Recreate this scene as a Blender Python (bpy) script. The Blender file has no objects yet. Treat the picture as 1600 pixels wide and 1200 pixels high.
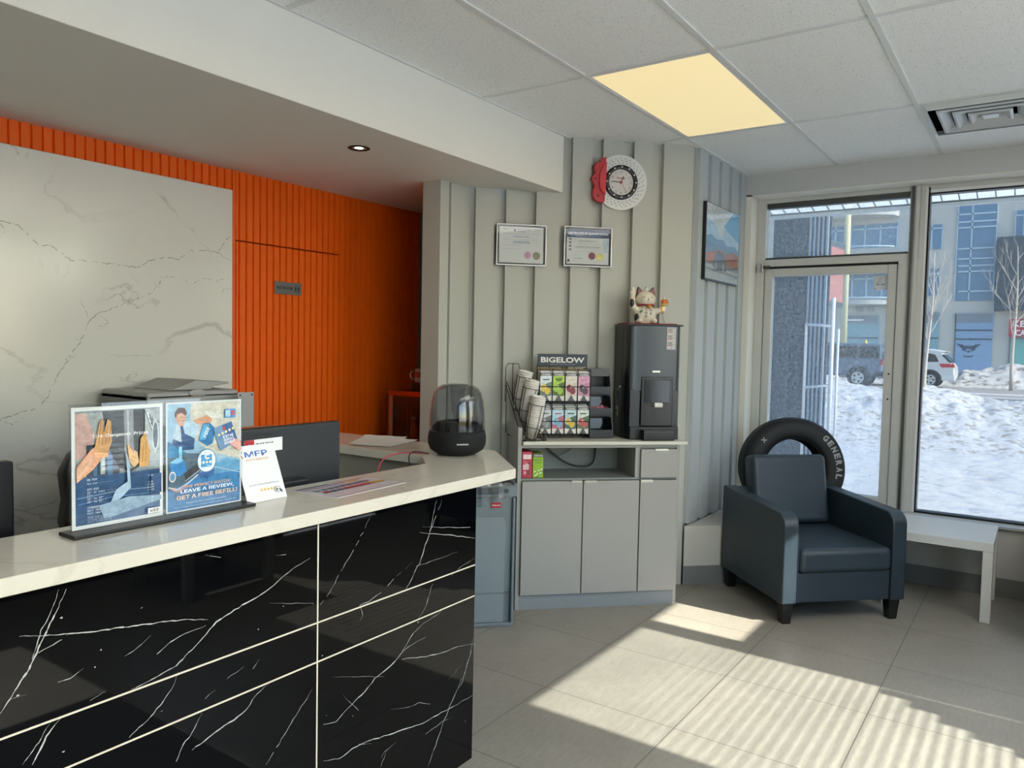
import bpy, bmesh, math, random
from math import sin, cos, pi, radians as rad, sqrt
from mathutils import Vector, Matrix
random.seed(7)
SC = bpy.context.scene
COL = SC.collection
R2 = sqrt(2)

# ------------------------------------------------------------------ camera
EYE = Vector((0, 0, 1.493)); FPX = 1192.28
YAW, PITCH, ROLL = 0.606343464, -0.0509708314, -0.0202598329
_f = Vector((cos(YAW)*cos(PITCH), sin(YAW)*cos(PITCH), sin(PITCH)))
_r = _f.cross(Vector((0, 0, 1))).normalized(); _d = _f.cross(_r)
RIGHT = cos(ROLL)*_r + sin(ROLL)*_d; DOWN = -sin(ROLL)*_r + cos(ROLL)*_d
cd = bpy.data.cameras.new('camera'); cam = bpy.data.objects.new('camera', cd); COL.objects.link(cam)
cd.sensor_width = 36; cd.sensor_fit = 'HORIZONTAL'; cd.lens = FPX/1600*36; cd.clip_end = 400; cd.clip_start = 0.05
cam.matrix_world = Matrix((( RIGHT.x, -DOWN.x, -_f.x, EYE.x), (RIGHT.y, -DOWN.y, -_f.y, EYE.y), (RIGHT.z, -DOWN.z, -_f.z, EYE.z), (0, 0, 0, 1)))
SC.camera = cam
def at(px, py, ax, val):
    """the point of the plane <axis ax> = val that the photograph shows at this pixel"""
    d = RIGHT*((px-800)/FPX) + DOWN*((py-600)/FPX) + _f
    return EYE + d*((val-EYE[ax])/d[ax])

# ------------------------------------------------------------------ world, sun, exposure
w = bpy.data.worlds.new('sky'); SC.world = w; w.use_nodes = True
nt = w.node_tree; nt.nodes.clear()
sky = nt.nodes.new('ShaderNodeTexSky'); sky.sky_type = 'NISHITA'; sky.sun_disc = False
sky.sun_elevation = rad(39); sky.sun_rotation = rad(180); sky.air_density = 1.2; sky.dust_density = 1.2
bg = nt.nodes.new('ShaderNodeBackground'); bg.inputs[1].default_value = 0.38
wo = nt.nodes.new('ShaderNodeOutputWorld')
nt.links.new(sky.outputs[0], bg.inputs[0]); nt.links.new(bg.outputs[0], wo.inputs[0])
sd = bpy.data.lights.new('sun', 'SUN'); sun = bpy.data.objects.new('sun', sd); COL.objects.link(sun)
sd.energy = 6.6; sd.angle = rad(0.55); sd.color = (1.0, 0.945, 0.84)
SUNV = Vector((0.004, 1, -0.77)).normalized()
sun.rotation_euler = SUNV.to_track_quat('-Z', 'Y').to_euler(); sun.location = (2, -20, 16)
SC.view_settings.view_transform = 'Standard'; SC.view_settings.look = 'None'
SC.view_settings.exposure = 1.3; SC.view_settings.gamma = 1.0; SC.view_settings.use_curve_mapping = False
SC.cycles.use_denoising = True
SC.cycles.max_bounces = 14; SC.cycles.diffuse_bounces = 10; SC.cycles.glossy_bounces = 6
SC.cycles.transmission_bounces = 8; SC.cycles.transparent_max_bounces = 24
SC.cycles.caustics_reflective = False; SC.cycles.caustics_refractive = False
SC.cycles.sample_clamp_indirect = 6.0

# ------------------------------------------------------------------ materials
def lin(c):
    if isinstance(c, str):
        c = tuple(int(c[i:i+2], 16)/255 for i in (0, 2, 4))
    return tuple((x/12.92 if x <= .04045 else ((x+.055)/1.055)**2.4) for x in c) + (1,)
class N:
    """tiny node-graph helper"""
    def __init__(s, name):
        s.m = bpy.data.materials.new(name); s.m.use_nodes = True; s.t = s.m.node_tree
        s.b = s.t.nodes['Principled BSDF']; s.out = s.t.nodes['Material Output']
    def n(s, typ, ins=None, **kw):
        x = s.t.nodes.new(typ)
        for k, v in kw.items(): setattr(x, k, v)
        for k, v in (ins or {}).items(): s.l(v, x.inputs[k])
        return x
    def l(s, v, sock):
        if isinstance(v, bpy.types.NodeSocket): s.t.links.new(v, sock)
        elif isinstance(v, bpy.types.Node): s.t.links.new(v.outputs[0], sock)
        else: sock.default_value = v
    def math(s, op, a, b=0.0, c=None):
        x = s.n('ShaderNodeMath', {0: a, 1: b}, operation=op)
        if c is not None: s.l(c, x.inputs[2])
        return x.outputs[0]
    def mix(s, f, a, b):
        x = s.n('ShaderNodeMix', data_type='RGBA'); s.l(f, x.inputs[0]); s.l(a, x.inputs[6]); s.l(b, x.inputs[7]); return x.outputs[2]
    def pos(s): return s.n('ShaderNodeTexCoord').outputs['Object']
    def noise(s, vec, scale, detail=3, rough=.5, dist=0.0):
        x = s.n('ShaderNodeTexNoise', {'Vector': vec, 'Scale': scale, 'Detail': detail, 'Roughness': rough, 'Distortion': dist}); return x.outputs[0]
    def scale(s, vec, v):
        return s.n('ShaderNodeMapping', {'Vector': vec, 'Scale': v}).outputs[0]
    def ramp(s, f, a, b, c0=(0,0,0,1), c1=(1,1,1,1)):
        x = s.n('ShaderNodeValToRGB', {0: f}); e = x.color_ramp.elements
        e[0].position = a; e[1].position = b; e[0].color = c0; e[1].color = c1; return x.outputs[0]
    def bump(s, h, strength=.2, dist=.002):
        x = s.n('ShaderNodeBump', {'Height': h, 'Strength': strength, 'Distance': dist}); s.t.links.new(x.outputs[0], s.b.inputs['Normal'])
    def set(s, **k):
        for a, v in k.items(): s.l(v, s.b.inputs[{'col': 'Base Color', 'rough': 'Roughness', 'metal': 'Metallic', 'spec': 'Specular IOR Level', 'coat': 'Coat Weight', 'sheen': 'Sheen Weight', 'emi': 'Emission Color', 'es': 'Emission Strength'}[a]])
        return s
_cache = {}
def INK(col):
    """printed ink: a colour with the fine mottling of a photographic print"""
    k = ('ink', col)
    if k not in _cache:
        g = N('ink_'+str(len(_cache))); c = lin(col); p = g.pos(); f = g.math('ADD', g.math('MULTIPLY', g.noise(p, 45, 5, .65), .7), g.math('MULTIPLY', g.noise(p, 260, 2), .3))
        lo = tuple(x*.72 for x in c[:3])+(1,); hi = tuple(min(1, x*1.15+.03) for x in c[:3])+(1,)
        g.set(col=g.ramp(f, .36, .66, lo, hi), rough=.42); _cache[k] = g.m
    return _cache[k]
def M(col, rough=.5, metal=0.0, spec=.5, var=.04, coat=0.0):
    """a plain material with a slight procedural mottling"""
    k = (col, rough, metal, spec, var, coat)
    if k in _cache: return _cache[k]
    g = N('paint_'+str(len(_cache))); c = lin(col)
    if var:
        f = g.noise(g.pos(), 9, 3)
        g.set(col=g.mix(f, tuple(x*(1-var) for x in c[:3])+(1,), tuple(min(1, x*(1+var)) for x in c[:3])+(1,)))
    else: g.set(col=c)
    g.set(rough=rough, metal=metal, spec=spec, coat=coat)
    _cache[k] = g.m; return g.m

def floor_mat():
    g = N('floor_tile'); p = g.pos(); s = g.n('ShaderNodeSeparateXYZ', {0: p})
    def line(v, off, wd=.0016):
        f = g.math('FRACT', g.math('DIVIDE', g.math('SUBTRACT', v, off), .5985)); f = g.math('ABSOLUTE', g.math('SUBTRACT', f, .5))
        return g.math('GREATER_THAN', f, .5-wd/.5985)
    gr = g.math('MAXIMUM', line(s.outputs[0], 2.787-5.985), line(s.outputs[1], 1.7235-5.985))
    a = g.noise(g.scale(p, (6, 26, 1)), 3, 6, .65); b = g.noise(p, 2.2, 4, .6); c = g.noise(p, 260, 2)
    t = g.math('ADD', g.math('MULTIPLY', a, .45), g.math('ADD', g.math('MULTIPLY', b, .35), g.math('MULTIPLY', c, .2)))
    base = g.ramp(t, .36, .64, lin('837f75'), lin('9f9a8e'))
    g.set(col=g.mix(gr, base, lin('4f4c47')), rough=g.ramp(a, .3, .7, (.36,)*3+(1,), (.48,)*3+(1,)), spec=.5)
    g.bump(g.math('SUBTRACT', g.math('MULTIPLY', c, .15), gr), .3, .001); return g.m
def ceil_mat():
    g = N('acoustic_tile'); p = g.pos(); n1 = g.noise(p, 170, 3, .6); n2 = g.noise(p, 55, 2)
    sp = g.ramp(n1, .30, .40); g.set(col=g.mix(sp, lin('a6a8a6'), g.mix(n2, lin('eeeeea'), lin('f4f4f1'))), rough=.9)
    g.bump(n1, .5, .003); return g.m
def veined(name, base, vein, scale, wd, rough, strength=1.0, base2=None, coat=0.0, dist=1.2, mask=.45):
    g = N(name); p = g.pos(); q = g.n('ShaderNodeMapping', {'Vector': p, 'Rotation': (.3, .5, .2)}).outputs[0]
    def vn(sc, w0, d, det=7):
        f = g.noise(q, sc, det, .55, d); f = g.math('ABSOLUTE', g.math('SUBTRACT', f, .5)); return g.math('SUBTRACT', 1.0, g.math('MINIMUM', g.math('DIVIDE', f, w0), 1.0))
    v = g.math('MULTIPLY', vn(scale, wd, dist), g.ramp(g.noise(q, scale*1.3+.2, 2), mask, mask+.15))
    v2 = g.math('MULTIPLY', vn(scale*2.3, wd*.8, dist*.6), g.ramp(g.noise(q, scale*2+3, 2), mask+.06, mask+.2))
    v = g.math('MULTIPLY', g.math('MAXIMUM', v, v2), strength)
    b = g.mix(g.noise(p, 2.5, 3), lin(base), lin(base2 or base))
    g.set(col=g.mix(v, b, lin(vein)), rough=rough, coat=coat); return g.m
def glassy(name, tint=(1, 1, 1, 1), gl=.06, rough=0.0, dirt=0.0, dcol='cfd8e0'):
    """thin clear sheet: straight-through light, a Fresnel sheen, optional grime"""
    g = N(name); t = g.t; t.nodes.remove(g.b)
    tr = g.n('ShaderNodeBsdfTransparent', {0: tint}); go = g.n('ShaderNodeBsdfGlossy', {'Roughness': rough})
    fr = g.n('ShaderNodeLayerWeight', {'Blend': .5}); f = g.math('ADD', g.math('MULTIPLY', g.math('POWER', fr.outputs['Facing'], 5.0), .8), .02+gl*0.2)
    mx = g.n('ShaderNodeMixShader', {0: f, 1: tr, 2: go}); last = mx
    if dirt:
        d = g.n('ShaderNodeBsdfDiffuse', {0: lin(dcol)}); tl = g.n('ShaderNodeBsdfTranslucent', {0: lin(dcol)}); a = g.n('ShaderNodeMixShader', {0: .6, 1: d, 2: tl})
        f2 = g.math('MULTIPLY', g.ramp(g.noise(g.pos(), 60, 5, .7), .3, .75), dirt)
        last = g.n('ShaderNodeMixShader', {0: f2, 1: mx, 2: a})
    t.links.new(last.outputs[0], g.out.inputs[0]); return g.m
def awning_mat():
    """milky translucent roofing sheet"""
    g = N('milky_sheet'); t = g.t; t.nodes.remove(g.b)
    tr = g.n('ShaderNodeBsdfTransparent', {0: (.97, .98, .96, 1)}); tl = g.n('ShaderNodeBsdfTranslucent', {0: lin('eef2f0')}); df = g.n('ShaderNodeBsdfDiffuse', {0: lin('dfe3e2')})
    m = g.n('ShaderNodeMixShader', {0: .3, 1: tl, 2: df}); m2 = g.n('ShaderNodeMixShader', {0: .15, 1: m, 2: tr}); t.links.new(m2.outputs[0], g.out.inputs[0]); return g.m
def snow_mat(name, a, b, c, sc):
    g = N(name); p = g.pos(); n1 = g.noise(p, sc, 8, .62); n2 = g.noise(p, sc*.25, 4)
    g.set(col=g.mix(g.ramp(n1, .36, .5), lin(c), g.mix(n2, lin(a), lin(b))), rough=.85, spec=.2)
    g.bump(n1, .6, .06); return g.m
def slat_orange():
    g = N('orange_slats'); g.set(col=g.mix(g.noise(g.pos(), 14, 3), lin('e45c02'), lin('ee6806')), rough=.5, spec=.35); return g.m
def brushed(col, rough=.35):
    g = N('brushed_metal'); n1 = g.noise(g.scale(g.pos(), (3, 3, 90)), 12, 3)
    g.set(col=g.mix(n1, lin(col), tuple(min(1, x*1.15) for x in lin(col)[:3])+(1,)), rough=rough, metal=.85); return g.m
def leather(col):
    g = N('leather'); p = g.pos(); v = g.n('ShaderNodeTexVoronoi', {'Vector': p, 'Scale': 380.0}).outputs[0]; n1 = g.noise(p, 5, 3)
    c = lin(col); g.set(col=g.mix(n1, tuple(x*.85 for x in c[:3])+(1,), tuple(x*1.15 for x in c[:3])+(1,)), rough=g.ramp(n1, .3, .7, (.36,)*3+(1,), (.46,)*3+(1,)), spec=.5)
    g.bump(g.math('ADD', v, g.math('MULTIPLY', n1, 2.5)), .12, .003); return g.m
def emis(name, col, s):
    g = N(name); g.set(col=lin(col), emi=lin(col), es=s); return g.m

M_floor = floor_mat(); M_ceil = ceil_mat()
M_marble = veined('white_marble', 'dddcd4', '9c9c94', .55, .007, .16, .55, 'd6d5cd', dist=1.0)
M_quartz = veined('quartz_top', 'd9d3c4', 'b8b1a0', 1.2, .02, .14, .4, 'd2ccbc')
M_black = N('black_marble').set(col=lin('030406'), rough=.03, spec=.32).m
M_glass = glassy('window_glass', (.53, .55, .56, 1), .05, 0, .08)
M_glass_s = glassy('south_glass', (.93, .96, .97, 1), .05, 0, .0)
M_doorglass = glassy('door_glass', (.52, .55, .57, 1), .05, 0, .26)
M_clear = glassy('clear_acrylic', (.97, .98, .98, 1), .12)
M_smoke = glassy('smoked_glass', (.74, .745, .76, 1), .12)
M_awn = awning_mat()
M_snow = snow_mat('packed_snow', 'b4b7ba', 'bfc1c2', 'a0a6b0', 5)
M_bank = snow_mat('snow_bank', 'b2b5ba', 'bdbfc1', '86837e', 7)
M_dirty = snow_mat('dirty_snow', 'b0aca6', 'c9c8c6', '6d665e', 3)
M_orange = slat_orange()
M_gwall = M('b6b6ac', .55, var=.02); M_gside = M('b2b7b6', .55, var=.02)
M_white = M('e6e2d6', .7, var=.02); M_soff = M('dcd8cf', .7, var=.02); M_head = M('c6c5c1', .7, var=.02)
M_alu = M('cbcbc6', .42, .1, var=.03); M_alud = brushed('5c5e5e', .45)
M_south = M('44484b', .7, var=.02); M_snow_s = snow_mat('bounce_snow', 'e8ebee', 'f0f1f2', 'd6dade', 5)  # unseen south snow, whitened to bounce sunlight up to the ceiling
M_base = M('7c7d7b', .5); M_dark = M('090a0c', .5); M_blk = M('060708', .35); M_navy = M('0b1018', .45)
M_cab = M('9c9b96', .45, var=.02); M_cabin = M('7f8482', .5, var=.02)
M_chair = leather('28353e'); M_leg = M('0c0d10', .4)
M_chrome = M('d8d8d8', .2, 1.0); M_wpl = M('e4e4e2', .4); M_gpl = M('6f7a80', .45)
M_rub = M('0b0e11', .62); M_rubl = M('9a9c98', .6)

# ------------------------------------------------------------------ mesh helpers
_txt = {}
def text_geo(s, bold=0.0, font=None):
    k = (s, bold, font)
    if k in _txt: return _txt[k]
    cu = bpy.data.curves.new('t', 'FONT'); cu.body = s; cu.size = 1; cu.offset = bold; cu.resolution_u = 3
    cu.align_x = 'LEFT'
    if font:
        try:
            import os
            p = os.path.join(bpy.utils.resource_path('LOCAL'), 'datafiles', 'fonts', font)
            cu.font = bpy.data.fonts.load(p)
        except Exception: pass
    o = bpy.data.objects.new('t', cu); COL.objects.link(o)
    dg = bpy.context.evaluated_depsgraph_get(); me = bpy.data.meshes.new_from_object(o.evaluated_get(dg))
    V = [v.co.copy() for v in me.vertices]; Fc = [tuple(p.vertices) for p in me.polygons]
    bpy.data.objects.remove(o); bpy.data.curves.remove(cu); bpy.data.meshes.remove(me)
    xs = [v.x for v in V] or [0, 1]; ys = [v.y for v in V] or [0, 1]
    _txt[k] = (V, Fc, min(xs), max(xs), min(ys), max(ys)); return _txt[k]

def smooth(pts, k=6):
    pts = [Vector(p) for p in pts]; out = []; n = len(pts)
    for i in range(n-1):
        a, b, c, d = pts[max(i-1, 0)], pts[i], pts[i+1], pts[min(i+2, n-1)]
        for j in range(k):
            q = j/k; out.append(.5*((2*b)+(c-a)*q+(2*a-5*b+4*c-d)*q*q+(3*b-a-3*c+d)*q**3))
    return out+[pts[-1]]
class MB:
    def __init__(s): s.bm = bmesh.new(); s.mats = []; s.bev = False
    def mi(s, m):
        if m not in s.mats: s.mats.append(m)
        return s.mats.index(m)
    def _fin(s, fs, m, smooth=False):
        i = s.mi(m)
        for f in fs: f.material_index = i; f.smooth = smooth
    def face(s, pts, m, smooth=False):
        f = s.bm.faces.new([s.bm.verts.new(p) for p in pts]); s._fin([f], m, smooth); return f
    def box(s, a, b, m, bev=0.0, seg=2, T=None, smooth=False):
        a, b = Vector(a), Vector(b); t = bmesh.new()
        lo = Vector((min(a.x, b.x), min(a.y, b.y), min(a.z, b.z))); hi = Vector((max(a.x, b.x), max(a.y, b.y), max(a.z, b.z)))
        bmesh.ops.create_cube(t, size=1)
        for v in t.verts: v.co = Vector([lo[k]+(v.co[k]+.5)*(hi[k]-lo[k]) for k in range(3)])
        if bev: s.bev = True; bmesh.ops.bevel(t, geom=list(t.edges), offset=min(bev, min(hi-lo)*.49), segments=seg, profile=.5, affect='EDGES')
        s.merge(t, m, T, smooth or bev > 0); return s
    def merge(s, t, m, T=None, smooth=False):
        mp = {}
        for v in t.verts: mp[v] = s.bm.verts.new(T @ v.co if T else v.co)
        fs = []
        for f in t.faces:
            try: fs.append(s.bm.faces.new([mp[v] for v in f.verts]))
            except ValueError: pass
        s._fin(fs, m, smooth); t.free()
    def prism(s, poly, z0, z1, m, axis='z', bev=0.0, seg=2, smooth=False, T=None):
        """poly: 2-D outline; axis z: (x,y) outline; axis y: (x,z) outline pulled along y; axis x: (y,z) outline pulled along x"""
        t = bmesh.new()
        def P(p, h): return {'z': (p[0], p[1], h), 'y': (p[0], h, p[1]), 'x': (h, p[0], p[1])}[axis]
        A = [t.verts.new(P(p, z0)) for p in poly]; B = [t.verts.new(P(p, z1)) for p in poly]; n = len(poly)
        t.faces.new(A); t.faces.new(B[::-1])
        for i in range(n): t.faces.new([A[i], B[i], B[(i+1) % n], A[(i+1) % n]][::-1])
        bmesh.ops.recalc_face_normals(t, faces=t.faces)
        if bev: s.bev = True; bmesh.ops.bevel(t, geom=[e for e in t.edges if e.calc_face_angle(0) > .5], offset=bev, segments=seg, profile=.5, affect='EDGES')
        s.merge(t, m, T, smooth or bev > 0); return s
    def cyl(s, p0, p1, r0, m, r1=None, n=24, cap=True, smooth=True):
        p0, p1 = Vector(p0), Vector(p1); r1 = r0 if r1 is None else r1; d = (p1-p0).normalized()
        u = d.orthogonal().normalized(); v = d.cross(u)
        A = [s.bm.verts.new(p0+(u*cos(2*pi*i/n)+v*sin(2*pi*i/n))*r0) for i in range(n)]
        B = [s.bm.verts.new(p1+(u*cos(2*pi*i/n)+v*sin(2*pi*i/n))*r1) for i in range(n)]
        s._fin([s.bm.faces.new([A[i], A[(i+1) % n], B[(i+1) % n], B[i]]) for i in range(n)], m, smooth)
        if cap: s._fin([s.bm.faces.new(A[::-1]), s.bm.faces.new(B)], m)
        return s
    def tube(s, pts, r, m, n=8, closed=False, cap=True):
        pts = [Vector(p) for p in pts]; k = len(pts); rings = []; pu = None
        for i, p in enumerate(pts):
            a = pts[(i-1) % k] if closed or i else pts[0]; b = pts[(i+1) % k] if closed or i < k-1 else pts[-1]
            d = (b-a).normalized()
            u = d.orthogonal().normalized() if pu is None else (pu-d*pu.dot(d)).normalized()
            pu = u; v = d.cross(u); rr = r[i] if isinstance(r, (list, tuple)) else r
            rings.append([s.bm.verts.new(p+(u*cos(2*pi*j/n)+v*sin(2*pi*j/n))*rr) for j in range(n)])
        fs = []
        for i in range(k if closed else k-1):
            A, B = rings[i], rings[(i+1) % k]
            for j in range(n): fs.append(s.bm.faces.new([A[j], A[(j+1) % n], B[(j+1) % n], B[j]]))
        s._fin(fs, m, True)
        if cap and not closed: s._fin([s.bm.faces.new(rings[0][::-1]), s.bm.faces.new(rings[-1])], m)
        return s
    def lathe(s, prof, m, n=40, T=None, close=False, mats=None):
        """prof: list of (r, z); spun about z"""
        t = []; T = T or Matrix()
        for r, z in prof:
            t.append([s.bm.verts.new(T @ Vector((max(r, 1e-5)*cos(2*pi*i/n), max(r, 1e-5)*sin(2*pi*i/n), z))) for i in range(n)])
        k = len(t)
        for i in range(k if close else k-1):
            A, B = t[i], t[(i+1) % k]
            s._fin([s.bm.faces.new([A[j], A[(j+1) % n], B[(j+1) % n], B[j]]) for j in range(n)], mats[i] if mats else m, True)
        return s
    def ball(s, c, r, m, T=None, u=20, v=12):
        t = bmesh.new(); bmesh.ops.create_uvsphere(t, u_segments=u, v_segments=v, radius=1)
        r = (r, r, r) if not isinstance(r, (tuple, list)) else r
        for q in t.verts: q.co = Vector(c)+Vector([q.co[k]*r[k] for k in range(3)])
        s.merge(t, m, T, True); return s
    def text(s, body, o, x, y, h, m, bold=0.0, wd=None, align='l', font=None, lift=0.0006):
        """flat lettering: o lower-left, x and y unit directions, h cap height, wd = fitted width"""
        V, Fc, x0, x1, y0, y1 = text_geo(body, bold, font); x, y, o = Vector(x), Vector(y), Vector(o)
        if not V: return s
        k = h/(y1-y0 if (y1-y0) > .3 else .7); kx = wd/(x1-x0) if wd else k; nrm = x.cross(y)
        off = {'l': 0, 'c': -(x1-x0)*kx/2, 'r': -(x1-x0)*kx}[align]
        vs = [s.bm.verts.new(o+x*((v.x-x0)*kx+off)+y*((v.y-y0)*k)+nrm*lift) for v in V]; fs = []
        for f in Fc:
            try: fs.append(s.bm.faces.new([vs[i] for i in f]))
            except ValueError: pass
        s._fin(fs, m); return s
    def build(s, name, parent=None, mods=None, recalc=False):
        if recalc: bmesh.ops.recalc_face_normals(s.bm, faces=s.bm.faces)
        me = bpy.data.meshes.new(name); s.bm.to_mesh(me); s.bm.free()
        for m in s.mats: me.materials.append(m)
        if s.bev: me.set_sharp_from_angle(angle=rad(50))
        o = bpy.data.objects.new(name, me); COL.objects.link(o)
        if s.bev: wn = o.modifiers.new('weighted', 'WEIGHTED_NORMAL'); wn.keep_sharp = True; wn.weight = 100
        if parent: o.parent = parent
        return o
def one(fn, name, parent=None):
    b = MB(); fn(b); return b.build(name, parent)
def struct(mb, name):
    o = mb.build(name); o['kind'] = 'structure'; return o
def thing(name, label, cat, loc=(0, 0, 0), rz=0.0, group=None):
    o = bpy.data.objects.new(name, None); o.empty_display_size = .05; COL.objects.link(o); o.location = loc; o.rotation_euler = (0, 0, rz)
    o['label'] = label; o['category'] = cat
    if group: o['group'] = group
    return o
def tag(o, label, cat, group=None, loc=None, rz=None):
    o['label'] = label; o['category'] = cat
    if group: o['group'] = group
    if loc is not None: o.location = loc
    if rz is not None: o.rotation_euler = (0, 0, rz)
    return o
def W(u, s, z=0.0):
    """a point by its run u along the 45-degree clock wall and its depth s (x + y)"""
    return Vector(((s+u*R2)/2, (s-u*R2)/2, z))
D45 = -pi/4
X_, Y_, Z_ = Vector((1, 0, 0)), Vector((0, 1, 0)), Vector((0, 0, 1))
CZ = 2.743; SZ = 2.41; YS_ = -1.45

# ================================================================== ROOM
b = MB(); b.box((-2.6, YS_, -.08), (5.75, 3.75, 0), M_floor); struct(b, 'floor')
b = MB(); b.box((-2.6, YS_, CZ), (5.75, 2.42, CZ+.06), M_ceil); struct(b, 'ceiling')
# suspended grid: white T-bars a hair below the tiles
b = MB(); wt = M('d9d9d5', .45, var=.01)
gy = [1.797-.6096*k for k in range(6)]; gx = [3.132+1.2192*k for k in range(-5, 2)]
for y in gy: b.box((-2.6, y-.012, CZ-.006), (5.5, y+.012, CZ+.002), wt)
for x in gx: b.box((x-.012, YS_, CZ-.005), (x+.012, 2.40, CZ+.002), wt)
b.box((4.963, -.03, CZ-.005), (4.987, .577, CZ+.002), wt)
b.box((-2.6, 2.385, CZ-.006), (4.0, 2.40, CZ+.002), wt)
struct(b, 'trim_1')
# bulkhead and low soffit over the reception
b = MB(); b.box((-2.6, 2.40, SZ), (3.95, 2.55, CZ+.06), M_white); struct(b, 'trim_2')
b = MB(); b.prism([(-2.6, 2.402), (3.945, 2.402), (3.59, 2.757), (3.53, 2.81), (3.33, 2.83), (3.33, 2.92), (4.1, 2.92), (4.1, 3.75), (-2.6, 3.75)], SZ-.001, SZ+.05, M_soff); struct(b, 'ceiling.001')
# orange slatted wall with a flush door cut into it
def slats(b, x0, x1, z0, z1, y=3.66, pitch=.0455, first=1.4715):
    b.box((x0, y, z0), (x1, y+.04, z1), M_orange)
    k0 = math.ceil((x0-first)/pitch-.5)
    x = first+k0*pitch
    while x < x1:
        a, c = max(x0, x), min(x1, x+pitch-.010)
        if c-a > .004:
            b.prism([(a, y), (a+.003, y-.012), (c-.002, y-.014), (c, y)], z0, z1, M_orange)
        x += pitch
b = MB(); slats(b, -2.6, 2.582, 0, SZ); slats(b, 3.338, 4.09, 0, SZ); slats(b, 2.582, 3.338, 2.038, SZ); b.box((2.56, 3.70, 0), (3.36, 3.74, 2.06), M_dark); struct(b, 'wall_back')
b = MB(); slats(b, 2.586, 3.334, .01, 2.03); struct(b, 'door_1')
b = MB(); b.box((4.07, 2.9, 0), (4.12, 3.7, SZ), M('80786c', .7)); struct(b, 'wall_far')
b = MB(); b.box((-2.7, YS_, 0), (-2.6, 3.75, CZ+.06), M_white); struct(b, 'wall_left')
# grey ribbed partition: end cap, short face, 45-degree clock wall, side wall
core = [(3.315, 2.92), (3.315, 2.815), (3.60, 2.815), (4.580, 1.835), (5.53, 1.835), (5.53, 2.6), (4.6, 2.92)]
b = MB(); b.prism(core, 0, CZ, M_gwall)
b.box((3.301, 2.80, 0), (3.375, 2.93, SZ), M_gwall)
def rib45(u0, u1, z0=0.0, z1=CZ):
    s0, s1 = 6.42, 6.36
    P = [W(u0, s0), W(u1, s0), W(u1-.004, s1), W(u0+.001, s1)]
    b.prism([(p.x, p.y) for p in P], z0, z1, M_gwall)
starts = [.576, .757, .939, 1.156, 1.345, 1.540, 1.730]; ends = [.692, .874, 1.088, 1.280, 1.473, 1.664, 1.93]
for u0, u1 in zip(starts, ends): rib45(u0, u1)
rib45(.462, .510)
b.prism([(3.39, 2.815), (3.505, 2.815), (3.502, 2.797), (3.391, 2.797)], 0, CZ, M_gwall)
struct(b, 'wall_middle')
b = MB()
for x in (4.60, 4.80, 4.995, 5.195, 5.39):
    b.prism([(x, 1.825), (min(x+.145, 5.50), 1.825), (min(x+.145, 5.50)-.003, 1.80), (x+.002, 1.80)], .38, CZ, M_gside)
b.box((4.585, 1.826, .38), (5.50, 1.834, CZ), M_gside); struct(b, 'wall_side')
# low corner ledge in front of it (the tyre stands on it)
b = MB(); b.prism([(4.555, 1.81), (5.795, 1.81), (5.795, .806), (5.56, .806)], 0, .37, M('cbc8be', .6)); struct(b, 'trim_4'); b = MB()
b.prism([(4.54, 1.805), (4.56, 1.81), (5.56, .81), (5.56, .79)], 0, .115, M_base); struct(b, 'baseboard_side')
# window wall
XF = 5.70
b = MB()
b.box((5.50, YS_, 2.59), (5.80, 1.83, CZ+.06), M_head)          # header
b.box((5.497, YS_, 2.585), (5.66, 1.75, 2.592), M_white)
b.prism([(5.50, 1.758), (5.50, 1.83), (5.80, 1.83), (5.80, 1.76), (5.70, 1.757)], 0, 2.60, M_white)
b.box((5.56, YS_, 0), (5.80, .80, .425), M_head)
struct(b, 'wall_window')
b = MB(); b.box((5.545, YS_, 0), (5.562, .80, .115), M_base); struct(b, 'baseboard_window')
b = MB(); b.box((5.53, YS_, .425), (5.80, .70, .44), M('b4b6b4', .4)); struct(b, 'trim_3')
# south wall with the sunny windows (out of view, beside the viewer)
YS = -1.45
b = MB(); b.box((-2.6, YS-.12, 2.51), (5.8, YS, CZ+.06), M_south)
b.box((-2.6, YS-.12, 0), (3.76, YS, .56), M_south); b.box((1.62, YS-.12, .56), (2.575, YS, 2.51), M_south)
b.box((4.75, YS-.12, 0), (5.8, YS, 2.51), M_south); b.box((-2.7, YS-.12, 0), (-.9, YS, 2.51), M_south)
struct(b, 'wall_right')
b = MB(); b.box((3.69, YS-.09, 0), (3.83, YS-.02, 2.51), M_alu); b.box((3.83, YS-.09, 1.98), (4.75, YS-.02, 2.06), M_alu); b.box((4.24, YS-.09, 2.06), (4.32, YS-.02, 2.51), M_alu); b.box((4.32, YS-.07, 2.06), (4.75, YS-.05, 2.51), M_head)
b.box((3.83, YS-.075, .0), (4.75, YS-.04, 1.98), M_alud)
struct(b, 'door_3')
for k, (x0, x1) in enumerate(((-.9, 1.62), (2.575, 3.69))):
    b = MB(); b.box((x0, YS-.09, .56), (x1, YS-.03, .59), M_alu); b.box((x0, YS-.09, 2.48), (x1, YS-.03, 2.51), M_alu); b.box((x0, YS-.09, .59), (x0+.03, YS-.03, 2.48), M_alu); b.box((x1-.002, YS-.09, .59), (x1, YS-.03, 2.48), M_alu)
    t = struct(b, 'window_%d' % (k+3)); b = MB(); b.box((x0+.03, YS-.062, .59), (x1-.003, YS-.058, 2.48), M_glass_s); b.build('window_pane', t)
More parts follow.
